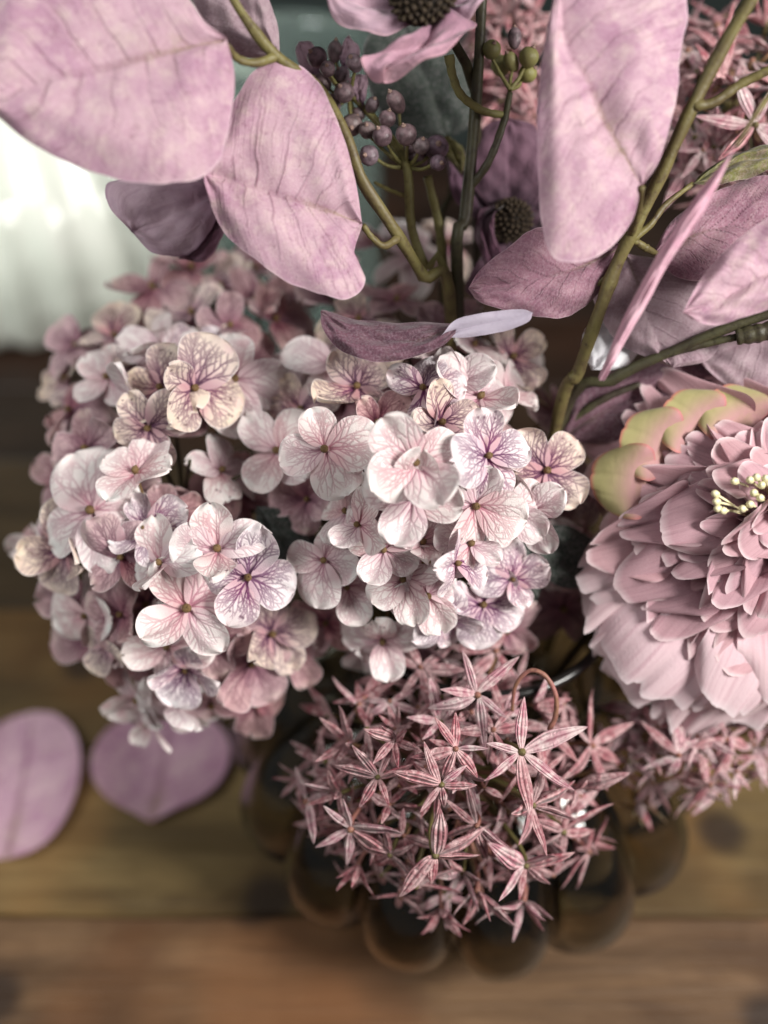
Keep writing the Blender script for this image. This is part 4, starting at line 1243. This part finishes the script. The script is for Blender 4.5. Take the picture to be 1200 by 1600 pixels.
purple = [(496, 90, 14, 0), (523, 82, 12, 1), (554, 99, 13, 1), (535, 117, 11, 0), (503, 130, 14, 0), (538, 145, 14, 0), (521, 160, 11, 1), (550, 195, 15, 0), (574, 204, 12, 0), (598, 213, 14, 0), (577, 243, 14, 0),
          (581, 165, 11, 1), (605, 186, 12, 0), (619, 160, 14, 1), (635, 211, 15, 0), (652, 249, 15, 0), (682, 231, 17, 0), (658, 228, 12, 0), (684, 254, 13, 1), (512, 108, 11, 0), (560, 178, 10, 0), (640, 232, 11, 0)]
bs = thing('berry_sprig', 'cluster of plum coloured berries on short green twigs', 'berries', in_vase(0.0, 0.03), 'berry sprigs in the vase')
rngb = random.Random(4)
tubes('stem', [([in_vase(0.0, 0.03), P(700, 470, 0.475), P(665, 420, 0.465), P(642, 350, 0.458), P(637, 268, 0.452), P(610, 215, 0.455), P(560, 160, 0.457), P(515, 115, 0.457)], [0.0026, 0.0024, 0.0023, 0.0022, 0.0021, 0.0018, 0.0016, 0.0012]),
               ([P(695, 440, 0.472), P(685, 350, 0.466), P(668, 275, 0.458)], [0.0022, 0.0022, 0.002]),
               ([P(640, 308, 0.455), P(610, 298, 0.458), P(585, 285, 0.46)], [0.0012, 0.001, 0.0008])], M_STEM_LIGHT, bs)
berry_sprig(bs, [b for b in purple if b[0] < 565], P(545, 150, 0.458), 'p', rngb, M_STEM_LIGHT)
berry_sprig(bs, [b for b in purple if b[0] >= 565], P(635, 262, 0.455), 'p', rngb, M_STEM_LIGHT)
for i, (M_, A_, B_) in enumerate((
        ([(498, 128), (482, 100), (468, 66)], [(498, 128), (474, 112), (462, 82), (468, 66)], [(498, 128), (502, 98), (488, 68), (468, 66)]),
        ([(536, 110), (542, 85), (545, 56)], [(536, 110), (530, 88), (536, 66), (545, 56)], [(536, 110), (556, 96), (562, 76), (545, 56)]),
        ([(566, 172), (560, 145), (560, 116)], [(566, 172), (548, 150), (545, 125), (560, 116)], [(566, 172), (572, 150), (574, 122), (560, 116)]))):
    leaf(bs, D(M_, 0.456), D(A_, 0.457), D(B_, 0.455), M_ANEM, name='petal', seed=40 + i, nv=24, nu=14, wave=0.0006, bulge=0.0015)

gb = thing('berry_sprig', 'few unripe green berries beside the dark green stem', 'berries', in_vase(0.01, 0.02), 'berry sprigs in the vase')
tubes('stem', [([in_vase(0.01, 0.02), P(715, 452, 0.475), P(728, 340, 0.462), P(740, 200, 0.452), P(748, 90, 0.445), P(754, -30, 0.44)], [0.003, 0.003, 0.0029, 0.0027, 0.0025, 0.0024]),
               ([P(733, 295, 0.459), P(762, 255, 0.452), P(786, 195, 0.449), P(797, 145, 0.449)], [0.002, 0.0019, 0.0017, 0.0014])], M_STEM_DARK, gb)
tubes('side_stalk', [([P(784, 180, 0.449), P(752, 172, 0.444), P(722, 150, 0.44), P(707, 118, 0.437), P(702, 86, 0.434)], [0.0017, 0.0018, 0.0019, 0.0019, 0.0024])], M_STEM_LIGHT, gb)
berry_sprig(gb, [(768, 78, 13, 0), (783, 103, 14, 0), (799, 97, 12, 1), (826, 90, 14, 0), (824, 115, 13, 0)], P(797, 140, 0.449), 'g', rngb, M_STEM_LIGHT)
b = mesh_obj('berry', BM[('p', 1)], gb, world_m=frame(P(804, 60, 0.447), RIGHT, UP, S(13, 0.447), S(13, 0.447), S(13, 0.447)))
mesh_obj('berry_tip', NM[1], b, world_m=frame(P(804, 60, 0.447), RIGHT, UP, S(13, 0.447), S(13, 0.447), S(13, 0.447)))


# ------------------------------------------------------------------ peony
def peony_petal(name, mat, seed, cup=0.25, curl=0.25, notch=0.1, frill=0.03, wide=0.8, tipw=0.62):
    rng = random.Random(seed)
    nv, nu = 34, 38
    v = np.linspace(0, 1, nv)[:, None] * np.ones((1, nu))
    u = np.linspace(-1, 1, nu)[None, :] * np.ones((nv, 1))
    base = 0.16
    wv = wide * 0.5 * (base + (1 - base) * np.sin(np.pi / 2 * np.clip(v / 0.62, 0, 1)) ** 1.1)
    wv = wv * np.where(v > 0.62, 1 - (1 - tipw) * ((np.clip(v, 0.62, 1) - 0.62) / 0.38) ** 2.2, 1)
    top = 1 - 0.34 * np.abs(u) ** 3.0
    for _ in range(rng.choice((1, 1, 2, 2))):
        c0, w0 = rng.uniform(-0.6, 0.6), rng.uniform(0.035, 0.07)
        top = top - notch * rng.uniform(0.5, 1.2) * np.exp(-((u - c0) / w0) ** 2)
    p1, p2, p3 = (rng.uniform(0, 6) for _ in range(3))
    top = top + frill * np.sin(5 * u + p1) + frill * 0.3 * np.sin(13 * u + p2) + frill * 0.12 * np.sin(43 * u + p3)
    y = v * (1 + (top - 1) * v ** 1.5)
    x = u * wv * (1 + 0.04 * np.sin(6 * v + p1))
    z = cup * 1.5 * (np.abs(u) ** 2) * wv * np.sin(np.pi * 0.5 * v + 0.3)
    rim = np.clip((np.maximum(np.abs(u) * np.clip(v * 2, 0, 1), v) - 0.78) / 0.22, 0, 1)
    z = z + 0.15 * np.sin(np.pi * v) - curl * np.clip(v - 0.45, 0, 1) ** 2 * 2.0 - 0.045 * rim ** 2 * np.sin(2.2 * u + p3)
    z = z + (0.035 * np.sin(2.6 * u + p2) + 0.004 * np.sin(9 * u + p3)) * v ** 3
    e = np.clip((np.maximum(v ** 10, np.abs(u) ** 12 * v) - 0.55) / 0.45, 0, 1)
    vs = np.stack([x, y, z], -1).reshape(-1, 3)
    return make_mesh(name, vs, grid_faces(nv, nu), mat, attrs={'lu': u, 'lv': v, 'edge': e})


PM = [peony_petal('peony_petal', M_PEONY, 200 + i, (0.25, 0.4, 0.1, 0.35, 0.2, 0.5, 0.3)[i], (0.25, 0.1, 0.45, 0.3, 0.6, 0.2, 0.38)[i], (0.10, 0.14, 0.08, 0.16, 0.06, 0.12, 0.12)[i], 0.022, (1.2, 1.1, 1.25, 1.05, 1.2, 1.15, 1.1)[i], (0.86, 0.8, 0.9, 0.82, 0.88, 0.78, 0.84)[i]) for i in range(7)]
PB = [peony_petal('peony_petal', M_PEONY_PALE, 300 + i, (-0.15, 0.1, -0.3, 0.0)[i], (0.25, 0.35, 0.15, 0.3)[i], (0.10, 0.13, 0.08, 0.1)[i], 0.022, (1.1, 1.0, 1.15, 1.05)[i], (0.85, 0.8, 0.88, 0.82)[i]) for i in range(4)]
PG = [peony_petal('peony_petal', M_PEONY_GREEN, 400 + i, 0.3, 0.55, 0.03, 0.008, 1.0, 0.8) for i in range(2)]

pe = thing('peony', 'large ruffled mauve peony with cream stamens and yellow green outer petals', 'flower', in_vase(0.04, 0.0))
PC = (1182, 795)
rngp = random.Random(21)
hub = P(1170, 830, 0.505)
tubes('stem', [([in_vase(0.04, 0.0), (hub + in_vase(0.04, 0, 0.22)) / 2, hub], [0.003, 0.003, 0.0035])], M_STEM_DARK, pe)


def pdome(rho):
    return 0.424 + 0.052 * (rho / 300.0) ** 1.7


def ppetal(phi, rho, length, width, meshes, dtip=None, dbase=None, steep=None, rng=rngp, name='petal', label=None, tilt=0.0):
    """phi in degrees in the picture (0 to the side, 90 up); rho = tip distance in px from the flower centre"""
    a = math.radians(phi)
    dx, dy = math.cos(a), -math.sin(a)
    dt = pdome(rho) if dtip is None else dtip
    db = dt + (0.022 if dbase is None else dbase)
    tip = P(PC[0] + dx * rho, PC[1] + dy * rho, dt)
    rb = rho - length
    base = P(PC[0] + dx * rb, PC[1] + dy * rb, db)
    yd = tip - base
    L = yd.length
    zd = -FWD + (RIGHT * dx - UP * dy) * 0.55
    side = yd.normalized().cross(zd).normalized()
    zd = zd + side * tilt
    wd = S(width, dt)
    me = rng.choice(meshes)
    o = mesh_obj(name, me, pe, world_m=frame(base, yd, zd, wd, L, L * rng.uniform(0.8, 1.2)))
    if label:
        o["label"] = label
    return o


# outer pale petals (the lower side carries the large ones)
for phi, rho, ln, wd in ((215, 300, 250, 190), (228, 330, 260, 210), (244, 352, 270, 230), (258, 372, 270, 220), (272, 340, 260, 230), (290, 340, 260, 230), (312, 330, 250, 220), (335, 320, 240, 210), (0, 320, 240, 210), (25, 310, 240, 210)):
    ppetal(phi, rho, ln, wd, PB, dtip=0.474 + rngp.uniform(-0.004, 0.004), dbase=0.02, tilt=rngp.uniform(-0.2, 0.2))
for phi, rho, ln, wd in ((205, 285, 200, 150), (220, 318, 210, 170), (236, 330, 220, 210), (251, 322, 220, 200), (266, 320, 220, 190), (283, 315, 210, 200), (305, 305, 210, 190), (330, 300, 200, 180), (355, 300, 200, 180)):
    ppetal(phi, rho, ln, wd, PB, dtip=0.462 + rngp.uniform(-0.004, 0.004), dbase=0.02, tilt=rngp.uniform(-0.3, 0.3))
# yellow-green guard petals and the mauve ones behind them
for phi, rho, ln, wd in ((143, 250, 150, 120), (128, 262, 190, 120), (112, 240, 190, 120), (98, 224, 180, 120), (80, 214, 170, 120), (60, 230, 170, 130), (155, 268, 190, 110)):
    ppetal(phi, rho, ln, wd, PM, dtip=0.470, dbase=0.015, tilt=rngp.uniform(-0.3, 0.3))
for phi, rho, ln, wd in ((168, 248, 88, 122), (148, 232, 84, 128), (127, 210, 80, 126), (105, 188, 74, 128)):
    ppetal(phi, rho, ln, wd, PG, dtip=0.452, dbase=0.010, label='yellow green petal with a red edge')
# shingled rings of mauve petals
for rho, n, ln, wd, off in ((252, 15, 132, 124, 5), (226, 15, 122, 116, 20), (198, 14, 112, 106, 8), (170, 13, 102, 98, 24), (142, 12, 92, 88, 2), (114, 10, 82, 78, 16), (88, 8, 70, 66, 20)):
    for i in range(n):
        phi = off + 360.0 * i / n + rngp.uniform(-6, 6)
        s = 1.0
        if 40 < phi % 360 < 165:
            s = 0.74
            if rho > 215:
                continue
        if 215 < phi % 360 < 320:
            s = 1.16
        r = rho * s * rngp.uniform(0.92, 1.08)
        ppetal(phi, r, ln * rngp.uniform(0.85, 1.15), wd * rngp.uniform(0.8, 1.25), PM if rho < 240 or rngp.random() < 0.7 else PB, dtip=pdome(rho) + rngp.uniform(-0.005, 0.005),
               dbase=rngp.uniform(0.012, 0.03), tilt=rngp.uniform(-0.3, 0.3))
# inner petals standing round the stamens
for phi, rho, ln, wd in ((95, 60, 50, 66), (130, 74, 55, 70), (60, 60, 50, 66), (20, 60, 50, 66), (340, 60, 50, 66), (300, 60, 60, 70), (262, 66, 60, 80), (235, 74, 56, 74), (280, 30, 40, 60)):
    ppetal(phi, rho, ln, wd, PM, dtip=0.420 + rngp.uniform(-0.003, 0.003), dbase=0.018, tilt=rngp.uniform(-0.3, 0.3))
for i, (bx, by, tx_, ty_) in enumerate(((1165, 805, 1118, 772), (1168, 800, 1120, 784), (1168, 806, 1122, 795), (1172, 800, 1160, 795), (1170, 802, 1130, 798), (1185, 770, 1148, 752), (1190, 770, 1172, 750), (1195, 772, 1182, 746),
                                        (1195, 770, 1190, 758), (1200, 775, 1196, 748), (1200, 785, 1178, 770), (1200, 790, 1188, 778), (1190, 800, 1172, 788))):
    tip = P(tx_, ty_, 0.4135)
    b0 = P(bx, by, 0.43)
    vs, fs = tube_data([b0 - tip, (b0 - tip) * 0.5 + Vector((0, 0, 0.0006)), Vector((0, 0, 0))], [0.0005, 0.0005, 0.0006], 8, 6)
    blob(vs, fs, Vector((0, 0, 0)), (tip - b0), S(6.2, 0.42), S(8.8, 0.42), 10, 7)
    mesh_obj('stamen', make_mesh('stamen', vs, fs, M_STAMEN), pe, world_m=Matrix.Translation(tip))


# white petal added where bright background shows, green leaves beneath the heads, the curled stalk of the front allium
leaf(hy_right, D([(925, 578), (945, 548), (965, 520), (985, 500)], 0.462, 0.470), D([(925, 578), (908, 545), (925, 505), (985, 500)], 0.466), D([(925, 578), (968, 576), (998, 550), (985, 500)], 0.460, 0.468), M_WHITE, name='petal', seed=50, label='white petal added for a bright background patch')
for (M_, A_, B_) in (([(840, 940), (800, 890), (770, 850), (750, 800)], [(840, 940), (770, 920), (735, 860), (750, 800)], [(840, 940), (850, 890), (820, 840), (750, 800)]),
                     ([(940, 900), (900, 880), (860, 850), (820, 830)], [(940, 900), (890, 920), (840, 890), (820, 830)], [(940, 900), (930, 850), (880, 820), (820, 830)])):
    leaf(hy_right, D(M_, 0.487, 0.475), D(A_, 0.487, 0.475), D(B_, 0.487, 0.475), M_LEAF_DEEP, seed=51)
leaf(hy_left, D([(500, 900), (460, 860), (430, 830), (400, 790)], 0.497, 0.48), D([(500, 900), (430, 880), (400, 840), (400, 790)], 0.497, 0.48), D([(500, 900), (500, 850), (460, 800), (400, 790)], 0.497, 0.48), M_LEAF_DEEP, seed=52)
tubes('curled_stalk', [([P(800, 1110, 0.456), P(806, 1070, 0.448), P(828, 1048, 0.444), P(852, 1056, 0.443), P(868, 1085, 0.444), P(868, 1118, 0.447), P(858, 1140, 0.45)], [0.0008, 0.0009, 0.001, 0.0011, 0.0011, 0.0012, 0.0012])], M_STEM_ROSE, al_front)


# ------------------------------------------------------------------ fallen petals on the table
def on_table(x, y, z=0.0):
    r = (RIGHT * ((x - 600) * 2 * T / 1600) + UP * ((800 - y) * 2 * T / 1600) + FWD)
    return CAM + r * ((z - CAM.z) / r.z)


def fallen(label, cx, cy, rx, ry, rot, seed, tip):
    c = on_table(cx, cy)
    kx = (on_table(cx + 10, cy) - c).length / 10
    ky = (on_table(cx, cy + 10) - c).length / 10
    nv, nu = 50, 50
    vs, lu, lv, ve = [], [], [], []
    rng = random.Random(seed)
    p = rng.uniform(0, 6)
    for i in range(nv):
        v = i / (nv - 1)
        for j in range(nu):
            u = -1 + 2 * j / (nu - 1)
            w = math.sqrt(max(0, 1 - (2 * v - 1) ** 2)) ** 0.9
            x = u * w * rx * kx
            y = (2 * v - 1) * ry * ky
            y -= tip * ky * math.exp(-(u * w / 0.22) ** 2) * (1 - v) ** 3
            z = 0.0015 + 0.010 * (u * w) ** 2 + 0.006 * (2 * v - 1) ** 2 + 0.0015 * math.sin(5 * u * w + p)
            vs.append((x, y, z))
            lu.append(u)
            lv.append(v)
            ve.append(math.exp(-(u / 0.05) ** 2) * 0.7)
    me = make_mesh('fallen_petal', vs, grid_faces(nv, nu), M_LEAF_PINK, attrs={'lu': lu, 'lv': lv, 'ls': lv, 'vein': ve, 'rib': [0.4 * q for q in ve]})
    o = mesh_obj('fallen_petal', me, world_m=Matrix.Translation(c) @ Matrix.Rotation(rot, 4, 'Z'))
    tag(o, label, 'petal', 'fallen petals on the table')
    return o


o = fallen('oval pink petal fallen on the table, cut by the edge of the picture', 36, 1230, 92, 112, 0.1, 1, 0)
o.color = (1.3, 1.26, 1.32, 1)
o = fallen('round mauve petal with a pointed tip fallen beneath the hydrangea', 255, 1195, 106, 78, 0.0, 2, 14)
o.color = (1.15, 1.06, 1.14, 1)
